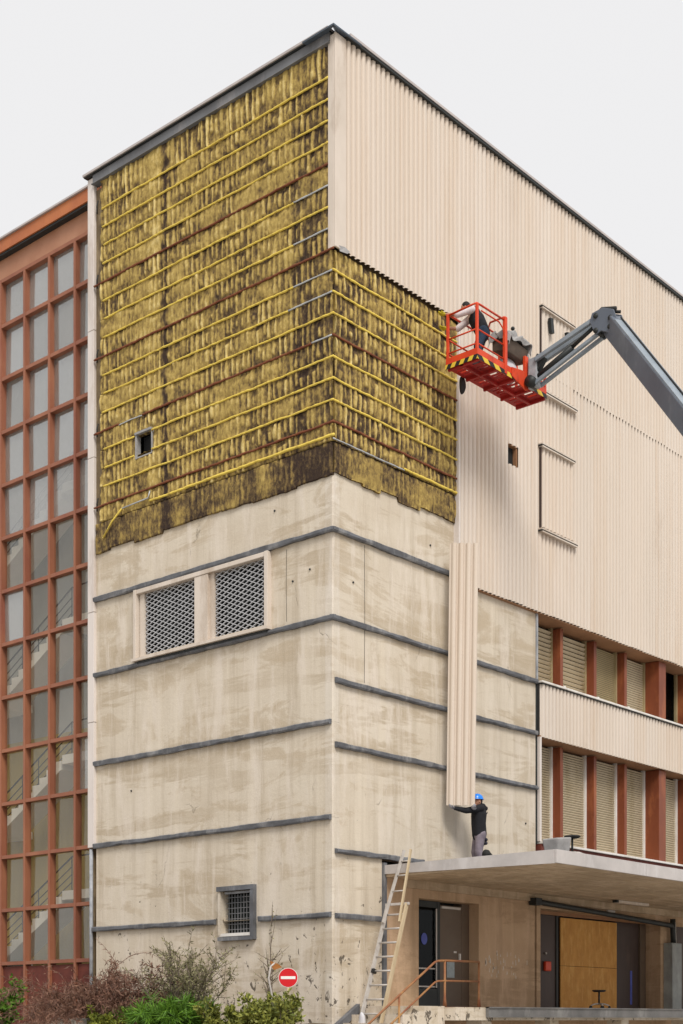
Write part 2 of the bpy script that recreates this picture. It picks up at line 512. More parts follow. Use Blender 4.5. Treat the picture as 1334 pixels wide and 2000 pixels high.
MB().box(.5, XE, .72, LB - .02, 0, 21.35).build('core', 'core', B)  # dark box added inside so that sun does not leak through
MB().box(.3, XE, .3, LB - .05, 21.2, 21.45).build('roof_slab', 'core', B)

def face_boxes(mb, face, s0, s1, z0, z1, t0, t1, holes=()):
    """solid wall between s0..s1 and z0..z1 with rectangular holes (s0,s1,z0,z1)"""
    def bx(a, b, c, d):
        if b - a < 1e-3 or d - c < 1e-3:
            return
        if face == 'L':
            mb.box(t0, t1, a, b, c, d)
        else:
            mb.box(a, b, t0, t1, c, d)
    if not holes:
        bx(s0, s1, z0, z1)
        return mb
    cur = s0
    for h in sorted(holes):
        bx(cur, h[0], z0, z1)
        bx(h[0], h[1], z0, h[2])
        bx(h[0], h[1], h[3], z1)
        cur = h[1]
    bx(cur, s1, z0, z1)
    return mb

WIN = (1.86, 5.86, 9.95, 11.36)
SWIN = (2.26, 3.18, 3.47, 4.40)
HOLE = (5.42, 5.91, 14.48, 14.99)
# concrete courses, left face (X = 0)
lz = [0.3, 3.76, 5.73, 7.66, 9.75, 11.53, 13.05]
for i in range(len(lz) - 1):
    holes = []
    if i == 4: holes = [WIN]
    if i == 1: holes = [(SWIN[0], SWIN[1], 3.762, SWIN[3])]
    if i == 0: holes = [(SWIN[0], SWIN[1], SWIN[2], 3.758)]
    face_boxes(MB(), 'L', .20, 7.47, lz[i], lz[i + 1] - .004, .0, .35, holes).build('concrete_panel', 'concrete', B)
face_boxes(MB(), 'L', .20, 7.2, 13.05, 21.33, .03, .35, [HOLE]).build('backing_wall', 'dirtywall', B)
MB().box(.0, .35, 7.2, 7.60, 12.6, 21.2).build('wall_strip', 'dirtywall', B)
# right face (Y = 0)
rz = [(0.3, 3.74, 0, 1.55), (3.74, 5.05, 0, 1.55), (5.05, 7.2, 0, 7.33), (7.2, 8.5, 0, 7.33), (8.5, 9.75, 0, 7.33), (9.75, 11.53, 0, 7.33), (11.53, 13.05, 0, 7.33)]
for z0, z1, x0, x1 in rz:
    MB().box(max(x0, .20), x1, .0, .5, z0, z1 - .004).build('concrete_panel', 'concrete', B)
MB().box(.2, XE, .04, .5, 13.05, 21.2).build('backing_wall', 'dirtywall', B)
MB().box(7.33, XE, .06, .5, 11.5, 13.045).build('backing_wall', 'dirtywall', B)
# corner piers: a paler, slightly proud arris
for z0, z1 in zip(lz[:-1], lz[1:]):
    m = MB()
    c = .018
    prof = [(-.004, .20), (-.004, c), (c, -.004), (.20, -.004), (.20, .2)]
    n = len(prof)
    vs = [(x, y, z0) for x, y in prof] + [(x, y, z1 - .004) for x, y in prof]
    m.add(vs, [(i, (i + 1) % n, n + (i + 1) % n, n + i)[::-1] for i in range(n)] + [tuple(range(n)), tuple(range(2 * n - 1, n - 1, -1))])
    m.build('corner_edge', 'concrete_edge', B)

# weathered flashing strips
def strip(face, s0, s1, z, h=.118, d=.09, mat='band', name='flashing_strip', seed=0, holes=()):
    r = random.Random(seed + int(z * 100))
    m = MB()
    segs = [(s0, s1)]
    for hh in holes:
        segs = [q for a, b in segs for q in ((a, min(b, hh[0])), (max(a, hh[1]), b)) if q[1] - q[0] > .02]
    for a, b in segs:
        n = max(3, int((b - a) / .12))
        rings = []
        w1 = w2 = 0
        for i in range(n + 1):
            s = a + (b - a) * i / n
            w1 = w1 * .8 + r.uniform(-.008, .008)
            w2 = w2 * .7 + r.uniform(-.009, .009)
            zt, zb = z + h / 2 + w1, z - h / 2 + w2
            prof = [(.02, zt), (-d * .8, zt - .012), (-d + w2 * .5, zt - .03), (-d + w1, zb + .03), (-d * .8, zb), (.02, zb + .005)]
            rings.append([(q[0], s, q[1]) if face == 'L' else (s, q[0], q[1]) for q in prof])
        k = len(rings[0])
        vs = [p for q in rings for p in q]
        fs = []
        for i in range(n):
            for j in range(k):
                q = (i * k + j, i * k + (j + 1) % k, (i + 1) * k + (j + 1) % k, (i + 1) * k + j)
                fs.append(q if face == 'L' else q[::-1])
        fs += [tuple(range(k))[::-1], tuple(n * k + j for j in range(k))]
        m.add(vs, fs)
    return m.build(name, mat, B)
for z in (11.53, 9.75):
    strip('L', -.075, 7.50, z)
    strip('R', -.075, 7.33 if z < 11 else 4.0, z - .0)
for z in (7.66, 5.73):
    strip('L', .03, 7.50, z)
strip('L', .03, 7.55, 3.76, holes=[(2.05, 3.38)])
for z, xe in ((8.5, 7.33), (7.2, 7.33), (5.05, 2.9), (3.74, 1.5)):
    strip('R', .05, xe, z)

# vertical dark joints on the right face
MB().box(1.56, 1.66, -.05, .4, 1.9, 4.93).build('joint_strip', 'band', B)
MB().box(7.335, 7.40, -.03, .3, 9.80, 11.45).build('joint_strip', 'band_pale', B)
MB().box(7.335, 7.375, -.02, .3, 5.85, 8.45).build('joint_strip', 'black', B)
MB().box(7.335, 7.375, -.02, .3, 8.55, 9.70).build('joint_strip', 'black', B)
MB().box(7.38, 7.46, -.09, .3, 5.92, 8.43).build('edge_trim', 'trim_pale', B)
# bolt holes: small plugs left in the concrete
def plugs():
    for (y, z) in ((1.62, 12.28), (1.1, 10.7), (.62, 10.85), (6.2, 6.9)):
        MB().tube([(-.003, y, z), (-.02, y, z)], .022, 8).build('anchor_bolt', 'black', B)
    for (x, z) in ((.62, 10.6), (6.9, 6.3), (3.2, 12.0)):
        MB().tube([(x, -.003, z), (x, -.02, z)], .022, 8).build('anchor_bolt', 'black', B)
plugs()
# thin rusty runs/hairline conduits left on the concrete
for (x, z0, z1) in ((.98, 8.6, 11.45),):
    MB().tube([(x, -.004, z0), (x + .012, -.004, (z0 + z1) / 2), (x, -.004, z1)], .0045, 5).build('wire', 'core', B)
for (y, z0, z1) in ((1.28, 9.9, 11.4),):
    MB().tube([(-.006, y, z0), (-.006, y + .01, (z0 + z1) / 2), (-.006, y, z1)], .0035, 5).build('wire', 'core', B)

# ---- old mineral wool between the rails
RAILS = [13.67 + .4355 * k for k in range(17)]
RUST = {0, 4, 8, 12}
PITCH = .157

def smooth1(a, k):
    ker = np.hanning(k + 2)[1:-1]
    ker /= ker.sum()
    return np.apply_along_axis(lambda r: np.convolve(np.pad(r, k // 2, mode='edge'), ker, mode='valid')[:len(r)], 1, a)

def smooth2(a, kx, kz):
    a = smooth1(a, kx)
    return smooth1(a.T, kz).T

def wool(face, s0, s1, z0, z1, name='insulation_strip', hole=None, lobes=1.0, depth=.07, dark=0.0, ragged=0, smin=None):
    ds, dz = .0196, .022
    ns = max(4, int(round((s1 - s0) / ds)))
    nz = max(4, int(round((z1 - z0) / dz)))
    s = np.linspace(s0, s1, ns + 1)
    z = np.linspace(0, 1, nz + 1)
    H = z1 - z0
    rib = np.floor(s / PITCH + .5).astype(int)
    ph = s / PITCH + .5 - rib
    lo = rib.min()
    nr = rib.max() - lo + 1
    # patches where ribs printed strongly, patches that stayed felted
    amp = rng.uniform(.45, 1.0, nr)
    zone = np.clip(np.convolve(rng.uniform(-.65, 2.0, nr + 8), np.ones(4) / 4, 'same')[4:4 + nr], 0, 1)
    amp = np.clip(amp * (.15 + zone), 0, 1.1) * lobes
    top = np.where(rng.random(nr) < .7, 1.1, rng.uniform(.6, 1.0, nr))
    bot = np.where(rng.random(nr) < .35, -.2, rng.uniform(.0, .38, nr))
    shift = rng.uniform(-.16, .16, nr)
    wid = rng.uniform(.17, .40, nr)
    Z = z[:, None]
    A = amp[rib - lo][None, :]
    wob = np.cumsum(rng.normal(0, .03, (nz + 1, nr)), axis=0)[:, rib - lo]
    P = ph[None, :] - .5 - shift[rib - lo][None, :] - wob * .5
    Wd = wid[rib - lo][None, :] * (1 + .25 * np.sin(Z * 5 + shift[rib - lo][None, :] * 40))
    lat = np.clip(1 - (np.abs(P) / Wd) ** 2.4, 0, 1)
    T = top[rib - lo][None, :]
    Bo = bot[rib - lo][None, :]
    ver = np.clip((Z - Bo) / .10, 0, 1) * np.clip((T - Z) / .10, 0, 1)
    lobe = lat * ver * A
    n1 = smooth2(rng.uniform(-1, 1, (nz + 1, ns + 1)), 5, 5) * 2.2
    n2 = smooth2(rng.uniform(-1, 1, (nz + 1, ns + 1)), 23, 11) * 6
    felt = smooth1(np.repeat(np.clip(1 - zone[rib - lo], 0, 1)[None, :], nz + 1, 0), 9)
    edge = np.sin(np.pi * np.clip(Z, .02, .98)) ** .5
    disp = .006 * smooth1(rng.uniform(-1, 1, (1, ns + 1)), 3).repeat(nz + 1, 0) + .020 * edge + .036 * lobe + .022 * felt + .008 * n1 + .016 * n2 * (.4 + felt)
    disp = smooth2(disp, 3, 3)
    n3 = smooth2(rng.uniform(-1, 1, (nz + 1, ns + 1)), 3, 15) * 2.4
    tone = .235 + .46 * lobe + .27 * felt + .12 * n1 + .15 * n2 + .20 * n3 - dark  # tone follows the relief: lit lobes and shadowed grooves painted in, along with dirt
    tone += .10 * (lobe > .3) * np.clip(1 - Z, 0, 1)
    if face == 'L':
        # a long darker streak, a paler band beside it, and a duller strip by the corner
        tone -= .42 * np.exp(-((s[None, :] - 4.98 - .04 * np.sin(Z * 7 + z0)) / .085) ** 2)
        tone += .16 * np.exp(-((s[None, :] - 5.35) / .22) ** 2)
        tone -= .13 * (s[None, :] < 1.02)
    if ragged:
        tone -= .03
    zz = z0 + H * Z + 0 * s[None, :]
    if ragged:
        cut = np.zeros(ns + 1)
        x = s0
        while x < s1:
            w = rng.uniform(.5, 1.3)
            cut[(s >= x) & (s < x + w)] = rng.uniform(-.05, .05)
            x += w
        cut += np.convolve(rng.uniform(-1, 1, ns + 1), np.ones(9) / 9, 'same') * .03
        zz = zz + (1 - Z) * cut[None, :]
        disp = disp * (.6 + .4 * Z) + .01
    base = depth - .03
    o = -(base + disp)
    verts = np.zeros((nz + 1, ns + 1, 3))
    S = np.repeat(s[None, :], nz + 1, 0)
    if face == 'L':
        verts[..., 0], verts[..., 1], verts[..., 2] = o, S, zz
    else:
        verts[..., 0], verts[..., 1], verts[..., 2] = S, o, zz
    v = verts.reshape(-1, 3)
    i0 = (np.arange(nz)[:, None] * (ns + 1) + np.arange(ns)[None, :])
    keep = np.ones((nz, ns), bool)
    if hole:
        zc = (zz[:-1, :-1] + zz[1:, 1:]) / 2
        sc = (S[:-1, :-1] + S[1:, 1:]) / 2
        keep = ~((sc > hole[0]) & (sc < hole[1]) & (zc > hole[2]) & (zc < hole[3]))
    # ragged small tears
    q = i0[keep]
    faces = np.stack([q, q + ns + 1, q + ns + 2, q + 1], 1) if face == 'L' else np.stack([q, q + 1, q + ns + 2, q + ns + 1], 1)
    faces = faces.tolist()
    vl = v.tolist()
    # closed rim down to the wall
    def rim(idx, flip):
        k = len(vl)
        for i in idx:
            p = list(v[i])
            p[0 if face == 'L' else 1] = .032
            vl.append(p)
        for j in range(len(idx) - 1):
            f = (idx[j], idx[j + 1], k + j + 1, k + j)
            faces.append(f[::-1] if flip else f)
    bot_i = list(range(ns + 1))
    top_i = [nz * (ns + 1) + j for j in range(ns + 1)]
    lft = [j * (ns + 1) for j in range(nz + 1)]
    rgt = [j * (ns + 1) + ns for j in range(nz + 1)]
    for e, fl in ((bot_i, 0), (top_i, 1), (lft, 1), (rgt, 0)):
        rim(e, fl)
    me = bpy.data.meshes.new(name)
    me.from_pydata(vl, [], faces)
    me.update()
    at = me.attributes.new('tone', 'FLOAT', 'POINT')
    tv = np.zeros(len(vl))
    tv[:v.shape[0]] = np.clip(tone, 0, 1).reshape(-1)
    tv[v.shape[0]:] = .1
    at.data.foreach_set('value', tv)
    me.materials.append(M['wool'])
    me.polygons.foreach_set('use_smooth', [True] * len(me.polygons))
    return link(name, me, B)

zs = [13.30] + RAILS + [21.31]
for i in range(len(zs) - 1):
    z0, z1 = zs[i], zs[i + 1]
    hol = HOLE if (z1 > HOLE[2] and z0 < HOLE[3]) else None
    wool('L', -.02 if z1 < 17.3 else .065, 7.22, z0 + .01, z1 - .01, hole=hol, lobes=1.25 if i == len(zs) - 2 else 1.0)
    if z1 < 17.4:
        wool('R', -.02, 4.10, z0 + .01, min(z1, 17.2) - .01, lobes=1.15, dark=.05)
# darker torn bottom strip
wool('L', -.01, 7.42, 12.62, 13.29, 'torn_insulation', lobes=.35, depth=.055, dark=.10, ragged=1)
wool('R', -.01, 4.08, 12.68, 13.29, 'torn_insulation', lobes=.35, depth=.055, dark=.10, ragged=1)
# rails pressed into the wool
def rail(face, s0, s1, z, mat, name, r=.024, off=.085, jit=.009):
    n = max(3, int((s1 - s0) / .07))
    pts, rs = [], []
    w = 0
    for i in range(n + 1):
        s = s0 + (s1 - s0) * i / n
        w = w * .85 + rnd.uniform(-jit, jit) * .6
        p = (-off + rnd.uniform(-jit, jit) * .5, s, z + w) if face == 'L' else (s, -off + rnd.uniform(-jit, jit) * .5, z + w)
        pts.append(p)
        rs.append(r * rnd.uniform(.82, 1.15))
    return MB().tube(pts, rs, 7).build(name, mat, B, True)
BARE = {11: 1.0, 9: 1.0, 7: 1.0, 6: 1.15, 4: .5}
for k, z in enumerate(RAILS):
    rust = k in RUST
    nm, mt, rr = ('rust_rail', 'rust', .024) if rust else ('wool_batten', 'wool_bar', .023)
    a = BARE.get(k, -.1 if z < 17.2 else .06)
    if k in BARE:
        rail('L', -.05 if z < 17.2 else .06, a, z, 'zinc', 'bare_rail', .018, .088, .004)
    segs = [(a, 7.44 if rust else 7.18 - rnd.uniform(0, .12))]
    if HOLE[2] - .03 < z < HOLE[3] + .03:
        segs = [(a, HOLE[0] - .02), (HOLE[1] + .1, segs[0][1])]
    if k == 4:
        segs = [(a, 5.72), (6.55, 7.44)]
        rail('L', 5.7, 6.56, z - .01, 'zinc', 'bare_rail', .014, .08, .008)
    for s0, s1 in segs:
        rail('L', s0, s1, z, mt, nm, rr)
    if z < 17.0:
        rail('R', -.1, 4.10, z, mt, nm, rr)
rail('L', -.1, 5.5, 13.40, 'wool_bar', 'wool_batten', .030, .075, .01)
rail('R', 2.2, 4.1, 13.36, 'wool_bar', 'wool_batten', .028, .08, .01)
rail('R', -.08, 2.2, 13.33, 'zinc', 'bare_rail', .016, .085, .006)
# bent loose rail at the lower left
MB().tube([(-.10, 5.45, 13.60), (-.11, 5.50, 13.45), (-.12, 6.4, 13.42)], .017, 6).build('bent_rail', 'zinc', B, True)
MB().tube([(-.12, 6.4, 13.42), (-.12, 6.75, 13.2), (-.10, 7.1, 12.9)], .024, 6).build('bent_rail', 'wool_bar', B, True)
# vent opening cut through the wool
y0, y1, z0, z1 = HOLE
MB().box(-.10, .3, y1, y1 + .05, z0 - .04, z1).box(-.12, .3, y0 - .02, y1 + .05, z1, z1 + .05).box(-.09, .3, y0 - .03, y0, z0 - .02, z1).box(-.09, .3, y0, y1, z0 - .03, z0).build('vent_frame', 'bag', B)
MB().box(.12, .3, y0 - .02, y1 + .02, z0 - .02, z1 + .02).build('vent_back', 'dark', B)

# ---- profiled cladding panels
def clad_mesh(name, nrib, z0, z1, hole=None, taper=None, solid=True):
    """four-rib sheet, running along +X from 0, ribs towards -Y"""
    prof = [(0.0, 0.0), (.26, 0.0), (.31, .030), (.40, .050), (.53, .0585), (.66, .060), (.79, .0585), (.92, .050), (.98, .022)]
    per = len(prof)
    n = nrib * per
    xs, ys = [], []
    for i in range(n + 1):
        f, d_ = prof[i % per]
        xs.append((i // per + f) * PITCH)
        ys.append(-d_)
    zl = sorted({z0, z1} | ({hole[2], hole[3]} if hole else set()))
    nz = len(zl)
    vs = []
    th = .006
    for back in (0, 1):
        for z in zl:
            for x, y in zip(xs, ys):
                vs.append((x, y + back * th, z))
    fs = []
    w = n + 1
    off = nz * w
    for j in range(nz - 1):
        for i in range(n):
            if hole and hole[0] < (xs[i] + xs[i + 1]) / 2 < hole[1] and zl[j] >= hole[2] - 1e-4 and zl[j + 1] <= hole[3] + 1e-4:
                continue
            a = j * w + i
            fs.append((a, a + 1, a + w + 1, a + w))
            fs.append((off + a + w, off + a + w + 1, off + a + 1, off + a))
    def capq(q):
        k_ = len(vs)
        for i_ in q:
            vs.append(vs[i_])
        fs.append((k_, k_ + 1, k_ + 2, k_ + 3))
    t = (nz - 1) * w
    for i in range(n):
        capq((i + 1, i, off + i, off + i + 1))
        capq((t + i, t + i + 1, off + t + i + 1, off + t + i))
    capq((0, t, off + t, off))
    capq((n, off + n, off + t + n, t + n))
    m = MB().add(vs, fs)
    me = m.mesh(name, 'clad', True)
    return me

PW = 4 * PITCH
YC = -.085
me_up = clad_mesh('upper_cladding', 4, 17.20, 21.50)
k = 0
x = .25
while x < XE - .7:
    link('cladding_panel', me_up, B, (x, YC - rnd.uniform(0, .004), rnd.uniform(-.012, .012)))
    x += PW
me_lo = clad_mesh('lower_cladding', 4, 11.41, 17.25)
x = 4.12
while x < XE - .7:
    me = me_lo
    if x < 6.18 < x + PW:
        me = clad_mesh('lower_cladding_with_opening', 4, 11.41, 17.25, (5.97 - x, 6.40 - x, 14.58, 15.05))
    link('cladding_panel', me, B, (x, YC + .0085 - rnd.uniform(0, .002), rnd.uniform(-.012, .012)))
    x += PW
# dark opening behind the square cut-out
MB().box(5.9, 6.48, .0, .03, 14.5, 15.12).build('vent_back', 'dark', B)
MB().box(6.37, 6.42, -.1, .0, 14.58, 15.05).box(5.97, 6.40, -.1, .0, 15.04, 15.08).build('vent_frame', 'soffit_brown', B)
# flat corner flashing of the upper tier and the start strip of the lower tier
MB().box(-.085, .252, -.148, -.10, 17.17, 21.48).box(-.085, -.05, -.10, .06, 17.17, 21.46).build('corner_flashing', 'trim', B, bevel=.012)
MB().box(4.06, 4.125, -.14, .03, 11.38, 17.0).build('edge_flashing', 'trim_pale', B)
MB().box(4.12, XE - .5, -.085, .05, 11.385, 11.402).build('drip_flashing', 'soffit_brown', B)
# torn scrap of foil at the lower corner of the upper tier
MB().add([(.02, -.15, 17.22), (.20, -.16, 17.25), (.30, -.20, 17.18), (.24, -.19, 17.12), (.05, -.14, 17.12)], [(0, 1, 2, 3, 4)]).build('torn_foil', 'bag', B)

# hatches in the cladding
for zb, zt in ((13.40, 15.44), (16.73, 18.76)):
    h = MB().box(7.33, 8.80, -.110, -.100, zb + .03, zt - .03).build('hatch', 'black', B)
    me = clad_mesh('hatch_sheet', 9, zb + .05, zt - .06)
    link('hatch_sheet', me, h, (7.36, -.112, 0))
    for z, e in ((zt, -.04), (zb, .06)):
        MB().box(7.29, 8.80 + e, -.235, -.10, z - .045, z - .01).box(7.31, 8.80 + e, -.225, -.10, z - .10, z - .07).build('hatch_rail', 'trim', h)
        MB().box(7.27, 8.82 + e, -.22, -.10, z - .07, z - .045).build('hatch_slot', 'black', h)
    MB().box(7.312, 7.334, -.175, -.10, zb + .02, zt - .02).build('hatch_side', 'brown_door', h)
for (x, z, l) in ((7.62, 18.5, .34), (8.35, 18.42, .2)):
    MB().obox((x, -.24, z), (x + .05, -.24, z - l), .08, .12).build('hatch_bracket', 'black', B)

# ---- roof edges
MB().box(-.11, .05, .0, LB - .25, 21.34, 21.52).build('roof_fascia', 'fascia_grey', B)
MB().box(-.14, .05, .0, LB - .22, 21.30, 21.318).build('roof_fascia_lip', 'fascia_grey', B)
MB().box(-.19, .3, -.02, LB + .03, 21.545, 21.595).build('roof_coping', 'coping', B)
MB().box(-.16, .3, -.02, LB + .02, 21.522, 21.543).build('roof_coping_painted_shadow', 'black', B)  # black strip painting the shadow line below the coping
MB().box(.3, XE, -.22, .3, 21.548, 21.602).build('roof_coping', 'coping', B)
MB().box(.2, XE, -.205, .3, 21.49, 21.546).build('roof_coping_shadow_line', 'black', B)  # black strip standing in for shade under the right-hand coping
cp = MB().add([(-.27, -.26, 21.50), (.62, -.25, 21.52), (.62, .2, 21.61), (.0, .0, 21.70), (-.25, .62, 21.52), (.2, .62, 21.61), (-.02, -.02, 21.66)],
              [(0, 1, 2, 3), (0, 3, 5, 4)]).build('corner_cap', 'lead', B)
sm = cp.modifiers.new('thickness', 'SOLIDIFY'); sm.thickness = .03

# ---- left edge trim, in lengths
zt = [5.69, 8.65, 11.25, 14.9, 17.9, 21.5]
for a, b in zip(zt[:-1], zt[1:]):
    MB().box(-.075, .02, 7.47, 7.70, a + .006, b - .006).build('edge_trim', 'trim_pale', B, bevel=.008)
MB().tube([(-.03, 7.62, 1.6), (-.03, 7.62, 5.66)], .045, 10).build('downpipe', 'band_pale', B, True)
MB().box(0, .5, 7.602, 7.70, 0.3, 21.3).build('edge_wall', 'dirtywall', B)
for i in range(5):
    z = 20.9 - i * 1.75
    MB().tube([(-.05, 7.34, z), (-.07, 7.36, z - .12), (-.05, 7.38, z - .3)], .02, 6).build('cable_scrap', 'core', B, True)

# ---- mesh-covered window in the left face
w = MB()
y0, y1, z0, z1 = 1.72, 6.0, 9.87, 11.45
w.box(-.13, .12, y0, y0 + .10, z0, z1).box(-.13, .12, y1 - .09, y1, z0, z1)
w.box(-.11, .12, y0 + .10, y1 - .09, z1 - .10, z1)
win = w.build('window', 'trim', B, bevel=.01)
MB().box(-.17, .1, y0 - .02, y1 + .02, z0 - .06, z0 - .0).build('sill', 'trim', win)
MB().box(-.10, .1, y0 + .05, y1 - .1, z0 - .11, z0 - .062).build('sill_painted_shadow', 'black', win)  # shadow below the sill, put in as a black strip
MB().box(-.095, .12, 3.56, 3.99, z0, z1 - .102).build('mullion', 'trim', win, bevel=.01)
MB().box(-.03, .1, 5.72, 5.868, z0, z1 - .102).build('side_jamb', 'trim', win)
MB().box(-.03, .1, 3.42, 3.558, z0, z1 - .102).build('side_jamb', 'trim', win)
def grille(a0, a1, b0, b1, x, parent):
    m = MB()
    cw, ch, t = .23, .105, .011
    # expanded-metal diamonds: two families of slanted strands clipped to the frame
    sl = ch / cw
    for sgn in (1, -1):
        k = -int((a1 - a0) / cw) - 2
        while k * ch < (b1 - b0) + (a1 - a0) * sl + 1:
            pts = []
            c = b0 + k * ch if sgn > 0 else b0 + k * ch
            def zz(y): return c + sgn * sl * (y - a0)
            ya, yb = a0, a1
            for lim in (b0, b1):
                yc = a0 + (lim - c) / (sgn * sl)
            ylo = a0 + (b0 - c) / (sgn * sl)
            yhi = a0 + (b1 - c) / (sgn * sl)
            lo, hi = min(ylo, yhi), max(ylo, yhi)
            ya, yb = max(a0, lo), min(a1, hi)
            if yb - ya > .02:
                m.obox((x + .004 * sgn, ya, zz(ya)), (x + .004 * sgn, yb, zz(yb)), .016, .036 if sgn > 0 else .030, (1, 0, 0))
            k += 1
    return m.build('mesh_grille', 'mesh_metal', parent)
grille(3.992, 5.718, z0 + .01, z1 - .10, .02, win)
grille(1.822, 3.418, z0 + .01, z1 - .10, .02, win)
MB().box(.16, .18, 1.86, 5.86, z0 + .09, z1 - .1).build('pane', 'glass_dark', win)
MB().box(.22, .24, 1.9, 5.84, z0 + .1, z1 - .1).build('grey_backing', 'fascia_grey', win)  # backing sheet added to lighten the window behind the mesh
# ---- small window low on the left face
y0, y1, z0, z1 = SWIN
sw = MB().box(-.11, .02, y0 - .10, y1 + .1, z1 + .0, z1 + .10).box(-.10, .02, y0 - .10, y0, z0 - .13, z1).build('window', 'band', B)
MB().box(-.085, .3, y1 + .002, y1 + .07, z0 - .02, z1).build('jamb', 'concrete_edge', sw)
MB().box(-.12, .05, y0 - .08, y1 + .05, z0 - .14, z0 - .06).build('sill', 'band', sw)
MB().box(-.075, .25, y0, y1 + .05, z0 - .045, z0 + .02).build('bottom_frame', 'white', sw)
MB().box(.0, .05, y0 + .002, y1 - .05, z1 - .06, z1 - .012).box(.01, .05, y0 + .002, y0 + .05, z0 + .02, z1 - .07).build('frame', 'band_pale', sw)
m = MB()
for k in range(9):
    m.box(.07, .082, y0 + .08 + k * .09, y0 + .092 + k * .09, z0 + .02, z1 - .06)
for k in range(7):
    m.box(.072, .080, y0 + .04, y1 - .02, z0 + .10 + k * .115, z0 + .112 + k * .115)
m.build('security_bars', 'fascia_grey', sw)
MB().box(.20, .21, y0 + .30, y1, z0, z1).build('curtain', 'bag', sw)
MB().box(.16, .17, y0, y1, z0, z1).build('pane', 'glass_dark', sw)

# ------------------------------------------------------------------ ribbon windows on the right
SMALLP = [8.83, 10.42, 11.95, 15.27, 16.85, 18.4, 21.6]
BIGP = [13.57, 20.0]
def shutter(x0, x1, z0, z1, pitch, mat, tilt, parent):
    m = MB()
    n = int((z1 - z0) / pitch)
    for i in range(n):
        a = z0 + i * pitch
        b = a + pitch * .9
        m.add([(x0, .50, a), (x1, .50, a), (x1, .50 - tilt * .3, a + pitch * .12), (x0, .50 - tilt * .3, a + pitch * .12), (x1, .50 - tilt, b - pitch * .35), (x0, .50 - tilt, b - pitch * .35), (x1, .51, b), (x0, .51, b)],
              [(0, 1, 2, 3), (3, 2, 4, 5), (5, 4, 6, 7)])
    return m.build('shutter', mat, parent)
edges = sorted([(p - .065, p + .065) for p in SMALLP] + [(p - .19, p + .19) for p in BIGP])
for z0, z1, up in ((9.80, 11.395, True), (5.92, 8.44, False)):
    cur = 7.40
    for i, (a, b) in enumerate(edges + [(XE - .3, XE)]):
        x0, x1 = cur, a
        opn = up and i == 4
        fm = 'white' if not up else 'shutter_old'
        bay = MB().box(x0, x0 + .05, .44, .55, z0, z1).build('window', fm, B)
        MB().box(x1 - .06, x1, .44, .55, z0, z1).build('jamb', fm, bay)
        if opn:
            MB().box(x0 + .05, x1 - .06, .52, .53, z0, z1).build('pane', 'glass_dark', bay)
        elif up and i in (0, 1):
            shutter(x0 + .05, x1 - .06, z0, z1, .11, 'shutter', .06, bay)
        elif up and i == 2:
            shutter(x0 + .05, x1 - .06, z0, z1, .05, 'shutter_old', .01, bay)
        else:
            shutter(x0 + .05, x1 - .06, z0, z1, .062, 'shutter', .02, bay)
        cur = b
    for p in SMALLP:
        MB().box(p - .065, p + .065, .22, .6, z0 + .005, z1 - .03).build('pilaster', 'pilaster', B, bevel=.008)
        if up:
            MB().box(p + .03, p + .10, .16, .215, z0 + .0, z0 + .14).build('pilaster_shoe', 'white', B)
    for p in BIGP:
        MB().box(p - .19, p + .19, .02, .6, z0 + .005, z1 - .012).build('pilaster', 'pilaster', B, bevel=.01)
MB().box(7.40, XE, .6, .7, 4.6, 11.5).build('window_backing', 'core', B)
MB().box(7.40, XE, -.06, .6, 11.40, 11.48).build('soffit_board', 'soffit_brown', B)
# spandrel between the two ribbons
MB().box(7.40, XE, -.05, .6, 8.47, 9.70).build('spandrel_wall', 'core', B)
MB().box(7.41, XE, -.07, .6, 8.445, 8.468).build('soffit_board', 'soffit_brown', B)
me_sp = clad_mesh('spandrel_cladding', 4, 8.43, 9.70)
x = 7.43
while x < XE - .7:
    link('spandrel_panel', me_sp, B, (x, -.058 - rnd.uniform(0, .003), 0))
    x += PW
MB().box(7.38, XE, -.17, .5, 9.725, 9.775).build('sill', 'white', B, bevel=.008)
MB().box(7.42, XE, -.14, .4, 9.702, 9.723).build('sill_painted_shadow', 'black', B)  # black strip painting the shade under the ribbon sill
MB().box(7.41, XE, -.16, .5, 5.86, 5.915).build('sill', 'white', B, bevel=.008)
MB().box(7.42, XE, -.10, .55, 4.9, 5.855).build('parapet_wall', 'rust_red', B)

# ------------------------------------------------------------------ ground-floor wall below the canopy
ZF = 1.92
def gw(x0, x1, z0, z1, t0=.0, t1=.56, mat='render', name='ground_wall'):
    return MB().box(x0, x1, t0, t1, z0, z1).build(name, mat, B)
gw(1.665, 2.80, 0.3, 4.87)
gw(2.803, 5.01, 4.27, 4.87)
gw(5.013, 7.30, 0.3, 4.87)
gw(7.34, 7.50, 0.3, 4.87, -.03)
gw(7.503, 13.42, 4.32, 4.87)
gw(13.423, XE, 0.3, 4.87)
gw(2.803, 5.01, .3, ZF - .02)
gw(7.503, 13.42, .3, ZF - .02)
gw(2.3, 7.9, 4.46, 4.63, -.07, -.003, 'soffit', 'beam')
gw(7.9, 16, 4.46, 4.63, -.068, -.003, 'soffit', 'beam')
